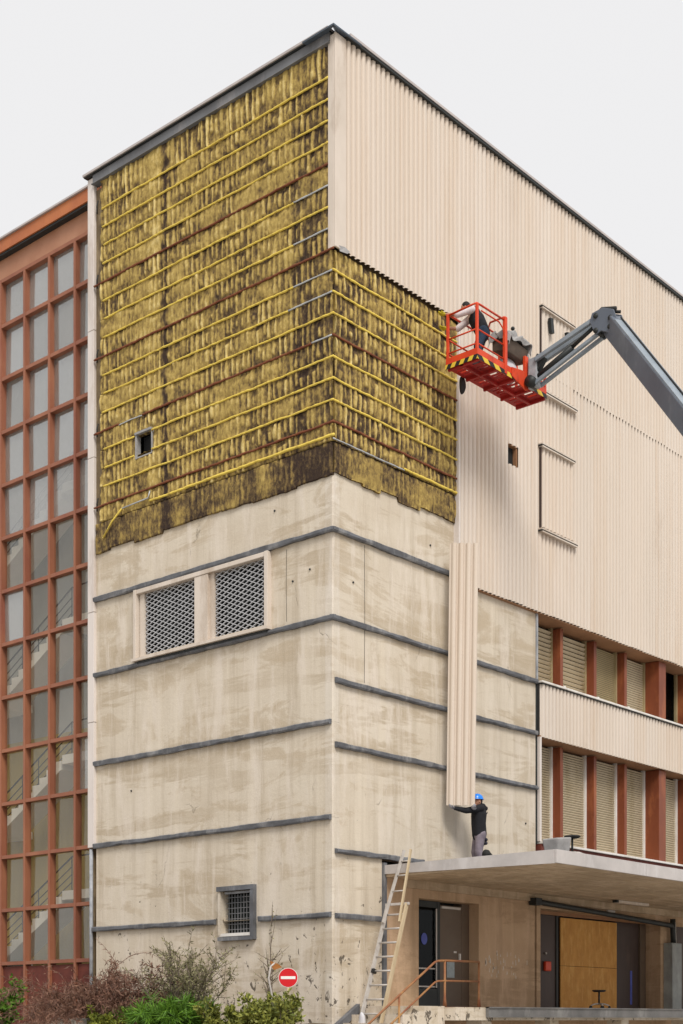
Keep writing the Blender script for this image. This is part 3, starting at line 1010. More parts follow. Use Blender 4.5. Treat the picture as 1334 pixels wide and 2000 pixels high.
# entrance: glazed leaf and solid leaf
d = MB().box(2.81, 2.90, .26, .34, ZF, 4.262).box(3.80, 3.90, .26, .34, ZF, 4.262).box(2.903, 3.797, .265, .335, 4.12, 4.26).box(2.903, 3.797, .265, .335, ZF, ZF + .40).build('glazed_door', 'black', B)
MB().box(2.9, 3.80, .295, .305, ZF + .4, 4.12).build('pane', 'glass_dark', d)
MB().box(3.74, 3.775, .245, .262, ZF + .42, 4.1).build('pull_bar', 'alu', d)
for z in (2.75, 2.35):
    MB().box(2.9, 3.8, .27, .29, z, z + .03).build('glazing_bar', 'alu', d)
nb = 22
MB().add([(3.36 + .11 * math.cos(t), .285, 3.42 + .13 * math.sin(t)) for t in [2 * math.pi * i / nb for i in range(nb)]], [tuple(range(nb))]).build('round_sticker', 'blue_print', d)
d = MB().box(3.905, 4.72, .27, .33, ZF, 4.2).build('solid_door', 'grey_door', B, bevel=.006)
MB().box(3.92, 4.62, .22, .266, 4.12, 4.17).build('door_closer', 'alu', d)
MB().box(4.60, 4.65, .235, .268, 2.98, 3.13).build('handle', 'white', d)
MB().box(4.16, 4.44, .262, .268, 2.58, 2.98).build('notice', 'paper', d)
MB().box(4.42, 4.52, .262, .268, 3.14, 3.18).build('notice', 'white', d)
gw(4.723, 5.01, ZF, 4.267, .27, .5, 'grey_door', 'door_side_panel')
MB().box(2.8, 5.01, .5, .55, ZF, 4.27).build('door_backing', 'dark', B)
# wide recess with boarded doors
d = MB().box(7.51, 9.12, .50, .56, ZF, 4.24).build('brown_door', 'brown_door', B)
MB().box(8.98, 9.05, .47, .498, ZF, 4.24).build('door_rebate', 'black', d)
MB().box(8.42, 8.68, .42, .497, 2.84, 3.08).build('alarm_box', 'red', d, bevel=.02)
MB().ball((8.5, .47, 3.28), .03).build('knob', 'alu', d, True)
d = MB().box(11.9, 13.40, .50, .56, ZF, 4.24).build('brown_door', 'brown_door', B)
MB().box(12.66, 12.76, .492, .498, ZF + .12, 2.95).build('blue_tape', 'blue_print', d)
MB().box(13.10, 13.40, .44, .498, ZF, 4.24).build('door_side_panel', 'grey_door', d)
MB().box(9.13, 11.9, .52, .56, ZF, 4.24).build('door_backing', 'dark', B)
for z0, z1 in ((ZF, 2.985), (2.995, 4.20)):
    MB().box(9.14, 11.88, .45, .475, z0, z1).build('plywood_sheet', 'ply', B)
MB().box(7.5, 13.42, .40, .5, 4.24, 4.32).build('lintel_board', 'soffit_brown', B)
MB().box(10.6, 10.95, -.05, .0, 4.34, 4.45).build('number_plate', 'white', B)
# sloping black rain pipe, downpipe and casing
MB().tube([(7.15, -.14, 4.44), (7.4, -.14, 4.44), (13.75, -.14, 4.20), (13.85, -.14, 4.12)], .068, 12).build('rain_pipe', 'black', B, True)
MB().box(7.0, 7.25, -.24, -.04, 4.36, 4.53).build('rain_pipe_box', 'black', B)
MB().tube([(13.85, -.14, 4.38), (13.85, -.14, 4.1), (13.88, -.14, 3.7)], .075, 10).build('downpipe', 'black', B, True)
MB().box(13.58, 14.10, -.28, -.002, ZF, 3.72).build('pipe_casing', 'casing', B, bevel=.015)
MB().tube([(14.0, -.14, 4.3), (14.05, -.14, 3.7)], .012, 6).build('cable', 'white', B, True)
gw(14.3, 18, ZF, 4.2, -.012, -.003, 'brown_door', 'brown_door')
# white flaked paint on the tan wall
m = MB()
for i in range(46):
    x = rnd.uniform(5.2, 7.0); z = 2.55 + rnd.betavariate(2, 3) * .85
    w = rnd.uniform(.012, .05); h = rnd.uniform(.02, .16)
    m.add([(x, -.003, z), (x + w, -.003, z + rnd.uniform(-.01, .02)), (x + w * rnd.uniform(.5, .9), -.003, z + h), (x + w * rnd.uniform(0, .3), -.003, z + h * rnd.uniform(.7, 1))], [(0, 1, 2, 3)])
tag(m.build('paint_flakes', 'concrete_edge', B), kind='stuff')

# ------------------------------------------------------------------ canopy
CX0, CY0, CZ0, CZ1 = 1.62, -4.26, 4.63, 4.855
MB().box(CX0, XE - 2, CY0 + .02, -.003, CZ0, CZ1).build('canopy_slab', 'soffit', B)
for a, b in ((CX0 - .02, 5.0), (5.01, 10.0), (10.01, 15.0), (15.01, XE - 2)):
    MB().box(a, b, CY0 - .03, CY0 + .017, CZ0 - .004, CZ1 + .03).build('canopy_fascia', 'zinc_fascia', B, bevel=.006)
MB().add([(CX0 - .04, CY0 + .02, CZ0 - .01), (CX0 - .04, -.02, CZ0 + .06), (CX0 - .04, -.02, CZ1 + .02), (CX0 - .04, CY0 + .02, CZ1 + .03),
          (CX0 - .003, CY0 + .02, CZ0 - .01), (CX0 - .003, -.02, CZ0 + .06), (CX0 - .003, -.02, CZ1 + .02), (CX0 - .003, CY0 + .02, CZ1 + .03)],
         [(0, 3, 2, 1), (4, 5, 6, 7), (0, 4, 7, 3), (1, 2, 6, 5), (3, 7, 6, 2), (0, 1, 5, 4)]).build('canopy_fascia', 'zinc_fascia', B)
MB().box(CX0 + .01, XE - 2, CY0 + .02, -.01, CZ1 + .002, CZ1 + .012).build('canopy_felt', 'band', B)
for i in range(9):       # formwork board ribs on the underside
    y = -.45 - i * .43
    MB().box(CX0 + .05, XE - 2.1, y - .006, y + .006, CZ0 - .008, CZ0 - .0).build('formwork_rib', 'soffit', B)
lt = MB().box(9.9, 11.4, -.78, -.64, CZ0 - .075, CZ0 - .009).build('ceiling_lamp', 'trim', B)
MB().box(9.8, 9.9, -.77, -.65, CZ0 - .07, CZ0 - .012).build('lamp_end', 'black', lt)

# ------------------------------------------------------------------ loading platform and steps
P = thing('loading_platform', (6, -1, 0), 'raised concrete loading platform with worn steel edge under the canopy', 'platform')
MB().box(1.75, XE - 2, -1.78, -.004, 1.62, ZF - .03).build('slab', 'concrete', P)
MB().box(2.79, XE - 2, -1.86, -1.783, 1.70, ZF - .02).box(2.79, XE - 2, -1.90, -1.783, ZF - .045, ZF - .02).box(2.79, XE - 2, -1.90, -1.783, 1.68, 1.70).build('steel_edge', 'steel_edge', P)
MB().box(1.78, 2.785, -1.50, -1.44 + .0, 1.70, ZF - .022).build('rust_beam', 'rust_red', P)
for x in (2.9, 5.5, 8.6, 11.8, 15):
    MB().box(x, x + .35, -1.6, -1.2, 0, 1.62).build('pier', 'concrete', P)
MB().box(2.0, XE - 2, -.6, -.5, 0, 1.62).build('back_wall', 'render', P)
S = thing('entrance_steps', (0, -1, 0), 'concrete entrance steps climbing to the door landing', 'steps')
MB().box(.72, 1.745, -1.50, -.004, 0, ZF - .01).build('landing', 'concrete', S)
n = 10
for i in range(n):
    x1 = .715 - i * .27
    zt_ = ZF - .01 - (i + 1) * .172
    MB().box(x1 - .27, x1 - .003, -1.45, -.02, 0, zt_).build('step', 'concrete', S)
MB().add([(.70, -.018, ZF + .04), (.70, -.018, ZF - .14), (-1.9, -.018, .2), (-1.9, -.018, .38), (.70, -.12, ZF + .04), (.70, -.12, ZF - .14), (-1.9, -.12, .2), (-1.9, -.12, .38)],
         [(0, 3, 2, 1), (4, 5, 6, 7), (0, 4, 7, 3), (1, 2, 6, 5), (0, 1, 5, 4), (2, 3, 7, 6)]).build('stringer', 'band', S)
Hn = thing('handrail', (1.5, -1.42, 0), 'rusty ochre pipe handrail running down the entrance steps', 'handrail')
yy = -1.42
MB().tube([(3.05, yy, 2.855), (1.9, yy, 2.845), (1.62, yy, 2.83), (1.52, yy, 2.80), (.37, yy, 2.11), (-1.4, yy, 1.05)], .024, 8).build('top_rail', 'rail_rust', Hn, True)
MB().tube([(3.05, yy, 2.44), (1.9, yy, 2.43), (1.62, yy, 2.42), (1.52, yy, 2.39), (.37, yy, 1.70), (-1.4, yy, .64)], .020, 8).build('lower_rail', 'rail_rust', Hn, True)
for x, z0, z1 in ((3.05, 1.9, 2.855), (1.86, 1.9, 2.845), (.37, .9, 2.10), (-1.0, .3, 1.3)):
    MB().tube([(x, yy, z0), (x, yy, z0 + .2), (x, yy, z1)], [.045, .024, .022], 8).build('post', 'rail_rust', Hn, True)

# ------------------------------------------------------------------ glazed stairwell at the left
G = thing('glazed_stairwell', (.5, 8, 0), 'copper framed glazed stairwell wing left of the stripped building', 'building')
GX = .5
GY0, GN, GP = 7.88, 9, 1.02
rowz = [3.08 + 1.3755 * k for k in range(13)] + [20.76]
YEND = GY0 + GN * GP
for j in range(GN + 1):
    y = GY0 + j * GP
    MB().box(GX - .02, GX + .17, y - .04, y + .04, 1.6, 20.76).build('mullion', 'mullion', G)
for z in rowz:
    MB().box(GX - .012, GX + .15, GY0 + .0, YEND, z - .045, z + .045).build('transom', 'mullion', G)
for i in range(len(rowz) - 1):
    for j in range(GN):
        y = GY0 + j * GP
        me = MB().box(-.005, .005, -GP / 2 + .03, GP / 2 - .03, 0, rowz[i + 1] - rowz[i] - .06).mesh('pane', 'glass_grey' if i > 7 or rnd.random() < .06 else 'glass_clear')
        o = link('pane', me, G, (GX + .12, y + GP / 2, rowz[i] + .03))
        o.rotation_euler = (0, R(rnd.uniform(-1, 1)), R(rnd.uniform(-1, 1)))
MB().box(GX - .005, GX + .2, GY0 - .1, YEND, 20.81, 21.32).build('head_panel', 'mull_tan', G)
MB().box(GX - .20, GX + .4, GY0 - .16, YEND, 21.36, 21.66).build('fascia', 'fascia_orange', G)
MB().box(GX - .16, GX + .3, GY0 - .1, YEND, 21.30, 21.357).build('fascia_painted_shadow', 'black', G)  # dark shadow under the fascia, made as a black strip
MB().box(GX - .25, GX + 4.5, GY0 - .16, YEND + .1, 21.665, 21.71).build('roof_coping', 'coping', G)
MB().box(GX + .05, GX + .2, GY0, YEND, 0, 3.0).build('plinth', 'rust_red', G)
# interior
MB().box(2.30, 2.42, LB, YEND, 9.302, 21.3).build('back_wall', 'grey_wall', G)
MB().box(2.30, 2.42, LB, YEND, 0, 9.30).build('back_wall', 'olive_wall', G)
MB().box(.7, 4.1, YEND - .1, YEND, 0, 21.3).build('end_wall', 'grey_wall', G)
MB().box(.7, 4.2, LB, YEND, 21.1, 21.25).build('ceiling', 'white', G)
MB().box(.7, 4.2, LB, YEND, 2.5, 2.7).build('floor', 'grey_wall', G)
for k in range(4):
    zb = 3.28 + 3.46 * k
    # visible front flight, climbing towards the corner
    nst = 9
    m = MB()
    top = []
    for i in range(nst):
        y = 13.0 - i * .30
        z = zb + i * .17
        top += [(y, z + .13), (y - .30, z + .13)]
    prof = top + [(13.0 - nst * .30, zb + nst * .17 - .26), (13.0, zb - .20)]
    npf = len(prof)
    m.add([(1.15, a_, b_) for a_, b_ in prof] + [(1.95, a_, b_) for a_, b_ in prof],
          [tuple(range(npf)), tuple(range(2 * npf - 1, npf - 1, -1))] + [(i, npf + i, npf + (i + 1) % npf, (i + 1) % npf) for i in range(npf)])
    fl = m.build('stair_flight', 'stair_white', G)
    zt_ = zb + nst * .17
    MB().box(1.15, 2.29, 8.3, 10.25, zt_ - .13, zt_ + .10).build('landing', 'stair_white', G)
    MB().box(1.15, 2.29, 13.02, 14.6, zb - .18, zb + .02).build('landing', 'stair_white', G)
    h = MB()
    h.tube([(1.5, 13.1, zb + 1.0), (1.5, 10.3, zt_ + 1.0), (1.5, 8.4, zt_ + 1.05)], .022, 6)
    for q in range(3):
        h.tube([(1.5, 13.1, zb + .35 + .2 * q), (1.5, 10.3, zt_ + .35 + .2 * q)], .014, 5)
    for q in range(5):
        t = q / 4
        h.tube([(1.5, 13.1 - 2.8 * t, zb + 1.53 * t), (1.5, 13.1 - 2.8 * t, zb + 1.53 * t + 1.0)], .014, 5)
    h.build('stair_railing', 'black', G)

# ------------------------------------------------------------------ boom lift
BX, BY, BZ = 2.74, -1.60, 15.48          # near left corner of the basket deck
BL, BW = 2.60, .80
L = thing('boom_lift', (9.5, -14.5, 0), 'articulated boom lift with red basket and blue grey boom beside the wall', 'boom lift')
m = MB()
# perforated deck: strips and cross strips leave slots
xs = np.linspace(BX, BX + BL, 27)
ys_ = np.linspace(BY, BY + BW, 9)
nxd, nyd = 52, 10
xs = np.linspace(BX, BX + BL, nxd + 1)
ys_ = np.linspace(BY, BY + BW, nyd + 1)
dv, df_ = [], []
for x_ in xs:
    for y_ in ys_:
        dv.append((x_, y_, BZ))
for i in range(nxd):
    for j in range(nyd):
        blk = (i % 13)
        slot = blk not in (0, 1, 11, 12) and blk % 3 != 0 and j not in (0, 4, 5, 9) and (i * 5 + j // 5) % 7 != 0
        if not slot:
            a = i * (nyd + 1) + j
            df_.append((a, a + nyd + 1, a + nyd + 2, a + 1))
deck = MB().add(dv, df_).build('basket_deck', 'red_floor', L)
sm = deck.modifiers.new('thickness', 'SOLIDIFY'); sm.thickness = .025; sm.offset = 1
for x in (BX + .02, BX + .65, BX + 1.3, BX + 1.95, BX + BL - .05):
    MB().box(x, x + .05, BY + .02, BY + BW - .02, BZ - .07, BZ - .002).build('deck_joist', 'red_floor', deck)
MB().box(BX + .02, BX + BL - .02, BY + BW * .48, BY + BW * .56, BZ - .065, BZ - .003).build('deck_joist', 'red_floor', deck)
tb = MB().box(BX - .012, BX, BY - .012, BY + BW + .012, BZ + .0, BZ + .19).box(BX + .003, BX + BL, BY - .012, BY, BZ + .0, BZ + .19).box(BX + BL, BX + BL + .012, BY, BY + BW, BZ, BZ + .19).box(BX, BX + BL, BY + BW, BY + BW + .012, BZ, BZ + .19).build('toe_board', 'red', L)
MB().box(BX - .02, BX - .013, BY - .02, BY + BW + .02, BZ - .04, BZ + .055).box(BX, BX + BL, BY - .02, BY - .013, BZ - .04, BZ + .055).build('hazard_strip', 'hazard', tb)
zt_ = BZ + 1.14
def rr(pts, r=.022, nm='guard_rail', mat='red'):
    return MB().tube(pts, r, 8).build(nm, mat, L, True)
x0, x1, y0, y1 = BX + .02, BX + BL - .02, BY + .02, BY + BW - .02
xm = BX + 1.02
rr([(x0, y1, zt_ - .03), (x0, y0 + .14, zt_), (x0 + .03, y0 + .03, zt_ + .02), (x0 + .16, y0, zt_), (xm - .02, y0, zt_)])
rr([(x0, y1, zt_ - .03), (x0 + .1, y1, zt_), (x1 - .1, y1, zt_), (x1, y1 - .1, zt_)])
rr([(xm, y0, zt_ - .02), (xm + .05, y0 + .05, zt_ + .1), (xm + .12, y1 - .3, zt_ + .14), (xm + .3, y1 - .12, zt_ + .13), (xm + 1.2, y1 - .1, zt_ + .1), (x1 - .1, y1 - .2, zt_ + .05), (x1 - .15, y0 + .3, zt_ - .02)])
rr([(x0 + .15, y0, zt_ - .11), (xm - .2, y0, zt_ - .11), (xm - .05, y0, zt_ - .2), (xm - .02, y0, zt_ - .42)], .016)
for zz in (.60, .30):
    rr([(x0, y1, BZ + zz), (x0, y0, BZ + zz)], .017)
    rr([(x0, y0, BZ + zz), (xm, y0, BZ + zz)], .017)
    rr([(x0, y1, BZ + zz), (x1, y1, BZ + zz)], .017)
    rr([(x1, y1, BZ + zz), (x1, y0, BZ + zz), (x1 - .5, y0, BZ + zz)], .017)
for x, y in ((x0, y0), (x0, y1), (x1, y0), (x1, y1), (xm + .9, y1)):
    MB().box(x - .028, x + .028, y - .028, y + .028, BZ + .02, zt_ - .01 if (x, y) != (x1, y0) else BZ + .62).build('post', 'red', L, bevel=.008)
MB().box(xm - .045, xm + .045, y0 - .05, y0 + .02, BZ - .02, zt_ + .06).build('post', 'red', L, bevel=.01)
MB().box(xm + .72, xm + .84, y0 - .05, y0 + .02, BZ - .02, BZ + .62).build('post', 'red', L, bevel=.01)
MB().add([(xm + .2, y0 - .06, BZ + .19), (xm + .95, y0 - .06, BZ + .30), (xm + .95, y0 - .06, BZ - .05), (xm + .75, y0 - .06, BZ - .14), (xm + .2, y0 - .06, BZ + .0),
          (xm + .2, y0 - .03, BZ + .19), (xm + .95, y0 - .03, BZ + .30), (xm + .95, y0 - .03, BZ - .05), (xm + .75, y0 - .03, BZ - .14), (xm + .2, y0 - .03, BZ + .0)],
         [(0, 4, 3, 2, 1), (5, 6, 7, 8, 9), (0, 1, 6, 5), (1, 2, 7, 6), (2, 3, 8, 7), (3, 4, 9, 8), (4, 0, 5, 9)]).build('mount_bracket', 'red', L)
# control console under its cover
cx = xm + .10
m = MB().add([(cx, y0 + .05, BZ + .55), (cx + .78, y0 + .05, BZ + .50), (cx + .78, y0 + .40, BZ + .55), (cx, y0 + .40, BZ + .60),
              (cx + .03, y0 - .02, BZ + .86), (cx + .80, y0 - .03, BZ + .78), (cx + .76, y0 + .42, BZ + .98), (cx + .03, y0 + .42, BZ + 1.05)],
             [(0, 3, 2, 1), (4, 5, 6, 7), (0, 1, 5, 4), (1, 2, 6, 5), (2, 3, 7, 6), (3, 0, 4, 7)])
con = m.build('control_console', 'brown_cover', L, bevel=.03)
MB().tube([(cx + .32, y0 + .1, BZ + .95), (cx + .33, y0 + .08, BZ + 1.12)], .022, 8).ball((cx + .33, y0 + .08, BZ + 1.14), .045).build('joystick', 'black', con, True)
def sack(name, c, r, mat, parent, seed):
    rr_ = np.random.default_rng(seed)
    mb = MB().ball(c, r, 16, 10)
    v = np.array(mb.v)
    for k in range(5):
        d_ = rr_.normal(size=3); d_ /= np.linalg.norm(d_)
        q = (v - np.array(c)) @ d_
        v += np.outer(np.sin(q * 14 + rr_.uniform(0, 6)) * .018, d_)
    mb.v = [tuple(p) for p in v]
    return mb.build(name, mat, parent, True)
# jib: parallel bars from the basket mount to the knuckle
A0 = Vector((xm + .85, y0 - .22, BZ + .22))
K0 = Vector((4.62, -3.52, 16.20))
MB().box(A0.x - .09, A0.x + .09, A0.y - .10, A0.y + .14, A0.z - .33, A0.z + .33).build('basket_mount', 'band_pale', L, bevel=.03)
MB().tube([(A0.x - .22, A0.y + .02, A0.z - .22), (A0.x + .05, A0.y + .02, A0.z - .22)], .12, 14).build('rotator', 'black', L, True)
for du, dz, w_, mt in ((-.10, .24, .085, 'boom_edge'), (.10, .24, .085, 'boom_edge'), (-.10, -.26, .07, 'boom_edge'), (.10, -.26, .07, 'boom_edge')):
    a = A0 + Vector((du, -.06, dz)); b = K0 + Vector((du, .10, dz * .72))
    MB().obox(a, b, w_, w_ * 1.15).build('jib_bar', mt, L, bevel=.012)
MB().tube([A0 + Vector((0, -.08, -.10)), A0.lerp(K0, .55) + Vector((0, 0, .0))], .075, 12).tube([A0.lerp(K0, .5), K0 + Vector((0, .1, .12))], .042, 10).build('jib_cylinder', 'black', L, True)
MB().obox(A0 + Vector((0, -.1, .0)), A0 + Vector((0, .1, .15)), .14, .62).build('jib_link', 'black', L, bevel=.02)
# knuckle
def plate(cx_, pts, t, nm, mat):
    n_ = len(pts)
    vs = [(cx_ - t / 2, p[0], p[1]) for p in pts] + [(cx_ + t / 2, p[0], p[1]) for p in pts]
    return MB().add(vs, [tuple(range(n_)), tuple(range(2 * n_ - 1, n_ - 1, -1))] + [(i, n_ + i, n_ + (i + 1) % n_, (i + 1) % n_) for i in range(n_)]).build(nm, mat, L, bevel=.012)
ky, kz = K0.y, K0.z
for s_ in (-.16, .16):
    plate(K0.x + s_, [(ky + .26, kz + .10), (ky + .20, kz + .26), (ky - .05, kz + .30), (ky - .32, kz + .18), (ky - .42, kz - .12), (ky - .25, kz - .30), (ky - .02, kz - .18), (ky + .12, kz - .22)], .03, 'knuckle_plate', 'boom')
for dy, dz in ((.10, .17), (.10, -.14), (-.25, .02), (-.24, -.16)):
    MB().tube([(K0.x - .2, ky + dy, kz + dz), (K0.x + .2, ky + dy, kz + dz)], .055, 12).build('pivot_pin', 'black', L, True)
MB().tube([K0 + Vector((-.05, .22, .22)), K0 + Vector((-.05, .02, .33)), K0 + Vector((-.05, -.3, .24))], .05, 8).tube([K0 + Vector((.06, .22, .2)), K0 + Vector((.06, .0, .31)), K0 + Vector((.06, -.34, .2))], .035, 8).build('hose_loop', 'black_rubber', L, True)
# main boom down to the machine
E1 = Vector((2.85, -6.27, 12.80))
dirb = (E1 - K0).normalized()
K1 = K0 + Vector((0, -.18, -.05))
T0 = K1 + dirb * 19.2
upb = Vector((0, 0, 1))
MB().obox(K1, K1 + dirb * 9.5, .27, .41).build('boom', 'boom', L, bevel=.03)
sb = dirb.cross(upb).normalized(); ub = sb.cross(dirb).normalized()
MB().obox(K1 + ub * .21 + dirb * .3, K1 + ub * .21 + dirb * 9.4, .24, .03, ub).build('boom_cable_tray', 'boom_edge', L)
MB().tube([K1 + ub * .24 - sb * .05 + dirb * .2, K1 + ub * .242 - sb * .05 + dirb * 9.3], .018, 6).build('hydraulic_hose', 'black_rubber', L, True)
MB().obox(K1 + dirb * 9.3, T0, .40, .56).build('boom', 'boom', L, bevel=.03)
tx, ty = T0.x, T0.y
MB().box(tx - 1.6, tx + 1.0, ty - .9, ty + .9, .95, 1.75).build('turntable', 'red', L, bevel=.06)
MB().box(tx - 1.5, tx + 1.5, ty - .7, ty + .7, .45, .93).build('chassis', 'boom', L, bevel=.05)
for sx in (-1.2, 1.2):
    for sy in (-1, 1):
        wl_ = MB().tube([(tx + sx, ty + sy * .78, .48), (tx + sx, ty + sy * 1.12, .48)], .48, 24).build('wheel', 'black_rubber', L, False, .05)
        MB().tube([(tx + sx, ty + sy * 1.10, .48), (tx + sx, ty + sy * 1.135, .48)], .24, 16).build('rim', 'trim', wl_)
L.location = (tx, ty, 0)
ROOT_SHIFT = Matrix.Translation(Vector((tx, ty, 0))).inverted()
for c_ in L.children:
    c_.matrix_parent_inverse = ROOT_SHIFT

# loads in the basket
def cloth(name, c, hx, hy, mat, seed):
    """crumpled sheet with sharp folds, draped over a box"""
    rr_ = np.random.default_rng(seed)
    n = 22
    u, v_ = np.meshgrid(np.linspace(-1.5, 1.5, n), np.linspace(-1.6, 1.6, n), indexing='ij')
    ox = np.maximum(np.abs(u) - 1, 0); oy = np.maximum(np.abs(v_) - 1, 0)
    X = np.clip(u, -1, 1) * hx + np.sign(u) * ox * .05; Y = np.clip(v_, -1, 1) * hy + np.sign(v_) * oy * .06
    Z = -(ox * hx + oy * hy) * .9 - .07 * (Y / hy < 0) * np.abs(Y / hy)
    for k in range(7):
        d_ = rr_.normal(size=2); d_ /= np.hypot(*d_)
        q = (u * d_[0] + v_ * d_[1]) * rr_.uniform(1.2, 3.0) + rr_.uniform(0, 6)
        tri = np.abs(((q / 2) % 1) - .5) * 2
        Z += (tri - .5) * .05; Y -= (tri - .5) * .03; X += (tri - .5) * .02
    vs = [(c[0] + a, c[1] + b, c[2] + d) for a, b, d in zip(X.ravel(), Y.ravel(), Z.ravel())]
    fs = [(i * n + j, (i + 1) * n + j, (i + 1) * n + j + 1, i * n + j + 1) for i in range(n - 1) for j in range(n - 1)]
    o = MB().add(vs, fs).build(name, mat, None, False)
    t_ = o.modifiers.new('thickness', 'SOLIDIFY'); t_.thickness = .01
    return o
s = reorigin(sack('white_sack', (cx + .42, y0 + .30, BZ + .32), (.30, .20, .30), 'bag_white', None, 3), (cx + .42, y0 + .3, BZ + .03))
tag(s, 'white sack slumped on the basket floor under the console', 'sack')
s = reorigin(cloth('grey_sheet', (cx + .40, y0 + .20, BZ + 1.03), .40, .24, 'bag', 5), (cx + .4, y0 + .22, BZ + .95))
tag(s, 'crumpled grey sheet thrown over the basket console', 'sheet')
s = reorigin(sack('grey_bag', (cx + 1.02, y0 + .30, BZ + .86), (.20, .16, .20), 'bag', None, 8), (cx + 1.02, y0 + .3, BZ + .7))
tag(s, 'grey bag hanging at the right end of the red basket', 'bag')
s = reorigin(sack('tool_pouch', (BX + .62, BY + BW + .06, BZ - .14), (.07, .07, .19), 'boot', None, 9), (BX + .62, BY + BW + .1, BZ - .34))
tag(s, 'dark tool pouch hanging below the left end of the red basket', 'pouch')

# ------------------------------------------------------------------ loose panel being lowered
rt = Vector((.65967, -.75156, 0))            # direction across the panel
me = clad_mesh('loose_sheet', 4, 0, 5.74)
lp = bpy.data.objects.new('loose_cladding_panel', me)
COL.objects.link(lp)
lp.location = (3.50, -.22, 6.33)
lp.rotation_euler = (R(0), R(.75), math.atan2(rt.y, rt.x))
tag(lp, 'long cream ribbed cladding panel lowered upright beside the worker on the canopy', 'cladding panel')

# ------------------------------------------------------------------ people
def capsule(m, a, ra, b, rb, n=14):
    a, b = Vector(a), Vector(b)
    d = b - a
    ln = d.length
    d.normalize()
    pts, rs = [], []
    for t in (-1, -.85, -.5, 0):
        pts.append(a + d * (ra * t)); rs.append(max(.001, ra * math.sqrt(max(0, 1 - t * t))))
    for t in (.33, .66):
        pts.append(a + d * (ln * t)); rs.append(ra + (rb - ra) * t)
    for t in (0, .5, .85, 1):
        pts.append(b + d * (rb * t)); rs.append(max(.001, rb * math.sqrt(max(0, 1 - t * t))))
    m.tube(pts, rs, n)

def blob(name, prims, mat, parent, vox=.014, sm=3):
    m = MB()
    for p in prims:
        if p[0] == 'c': capsule(m, *p[1:])
        else: m.ball(p[1], p[2], 18, 12)
    o = m.build(name, mat, parent, True)
    r_ = o.modifiers.new('remesh', 'REMESH')
    r_.mode = 'VOXEL'; r_.voxel_size = vox; r_.use_smooth_shade = True
    s_ = o.modifiers.new('smooth', 'SMOOTH')
    s_.factor = .6; s_.iterations = sm
    return o

def hand(prims, wrist, tip_dir, curl_dir, side, s=1.0):
    """palm, four bent fingers and a thumb"""
    w_ = Vector(wrist); d_ = Vector(tip_dir).normalized(); c_ = Vector(curl_dir).normalized(); sd_ = d_.cross(c_).normalized()
    pal = w_ + d_ * .05 * s
    prims += [('c', w_, .026, pal + sd_ * .02, .024), ('c', w_, .026, pal - sd_ * .02, .024), ('c', pal + sd_ * .02, .022, pal - sd_ * .02, .022)]
    for k_, (off, ln) in enumerate(((-.030, .068), (-.010, .080), (.010, .074), (.030, .058))):
        a_ = pal + sd_ * off + d_ * .025
        b_ = a_ + (d_ * .75 + c_ * .45).normalized() * ln * .55
        e_ = b_ + (d_ * .2 + c_ * 1.0).normalized() * ln * .5
        prims += [('c', a_, .0105, b_, .0098), ('c', b_, .0098, e_, .0088)]
    a_ = w_ + d_ * .02 - sd_ * .025 * side
    b_ = a_ + (d_ * .6 - sd_ * side * .8 + c_ * .3).normalized() * .04
    prims += [('c', a_, .013, b_, .012), ('c', b_, .012, b_ + (d_ * .7 + c_ * .7).normalized() * .035, .010)]

def head(prims, c, fwd, r=.098):
    c = Vector(c); f_ = Vector(fwd).normalized(); s_ = f_.cross(Vector((0, 0, 1))).normalized()
    prims += [('e', tuple(c), (r * .9, r * .9, r * 1.22)), ('c', c + f_ * .03 - Vector((0, 0, .05)), .068, c + f_ * .05 - Vector((0, 0, .075)), .05),
              ('c', c + f_ * .085 + Vector((0, 0, .015)), .013, c + f_ * .112 - Vector((0, 0, .02)), .017),
              ('c', c + f_ * .088 - Vector((0, 0, .055)) + s_ * .022, .010, c + f_ * .088 - Vector((0, 0, .055)) - s_ * .022, .010),
              ('c', c + s_ * .09 - Vector((0, 0, .0)), .016, c + s_ * .095 - Vector((0, 0, .03)), .013),
              ('c', c - s_ * .09 - Vector((0, 0, .0)), .016, c - s_ * .095 - Vector((0, 0, .03)), .013)]

# --- worker standing on the canopy, arms out to the loose panel
px, py, pz = 4.26, -.56, CZ1 + .014
F = Vector((-.80, .60, 0)).normalized()       # facing
SR = F.cross(Vector((0, 0, 1))).normalized()  # to his right
def at(f=0, r=0, z=0):
    return Vector((px, py, pz)) + F * f + SR * r + Vector((0, 0, z))
HL = Vector((3.56, -.32, 6.28))               # left hand at the panel's lower corner
HRt = Vector((3.90, -.68, 6.27))              # right hand further along the edge
pelv = at(0, 0, .90)
shL, shR = at(.03, -.185, 1.42), at(.03, .185, 1.42)
elL = shL.lerp(HL, .5) + Vector((0, 0, -.06)); elR = shR.lerp(HRt, .5) + Vector((0, 0, -.10))
hipL, hipR = at(0, -.10, .88), at(0, .10, .88)
knL, knR = at(.06, -.13, .48), at(.05, .15, .48)
anL, anR = at(-.02, -.14, .08), at(-.04, .17, .08)
hd = at(.05, -.01, 1.60)
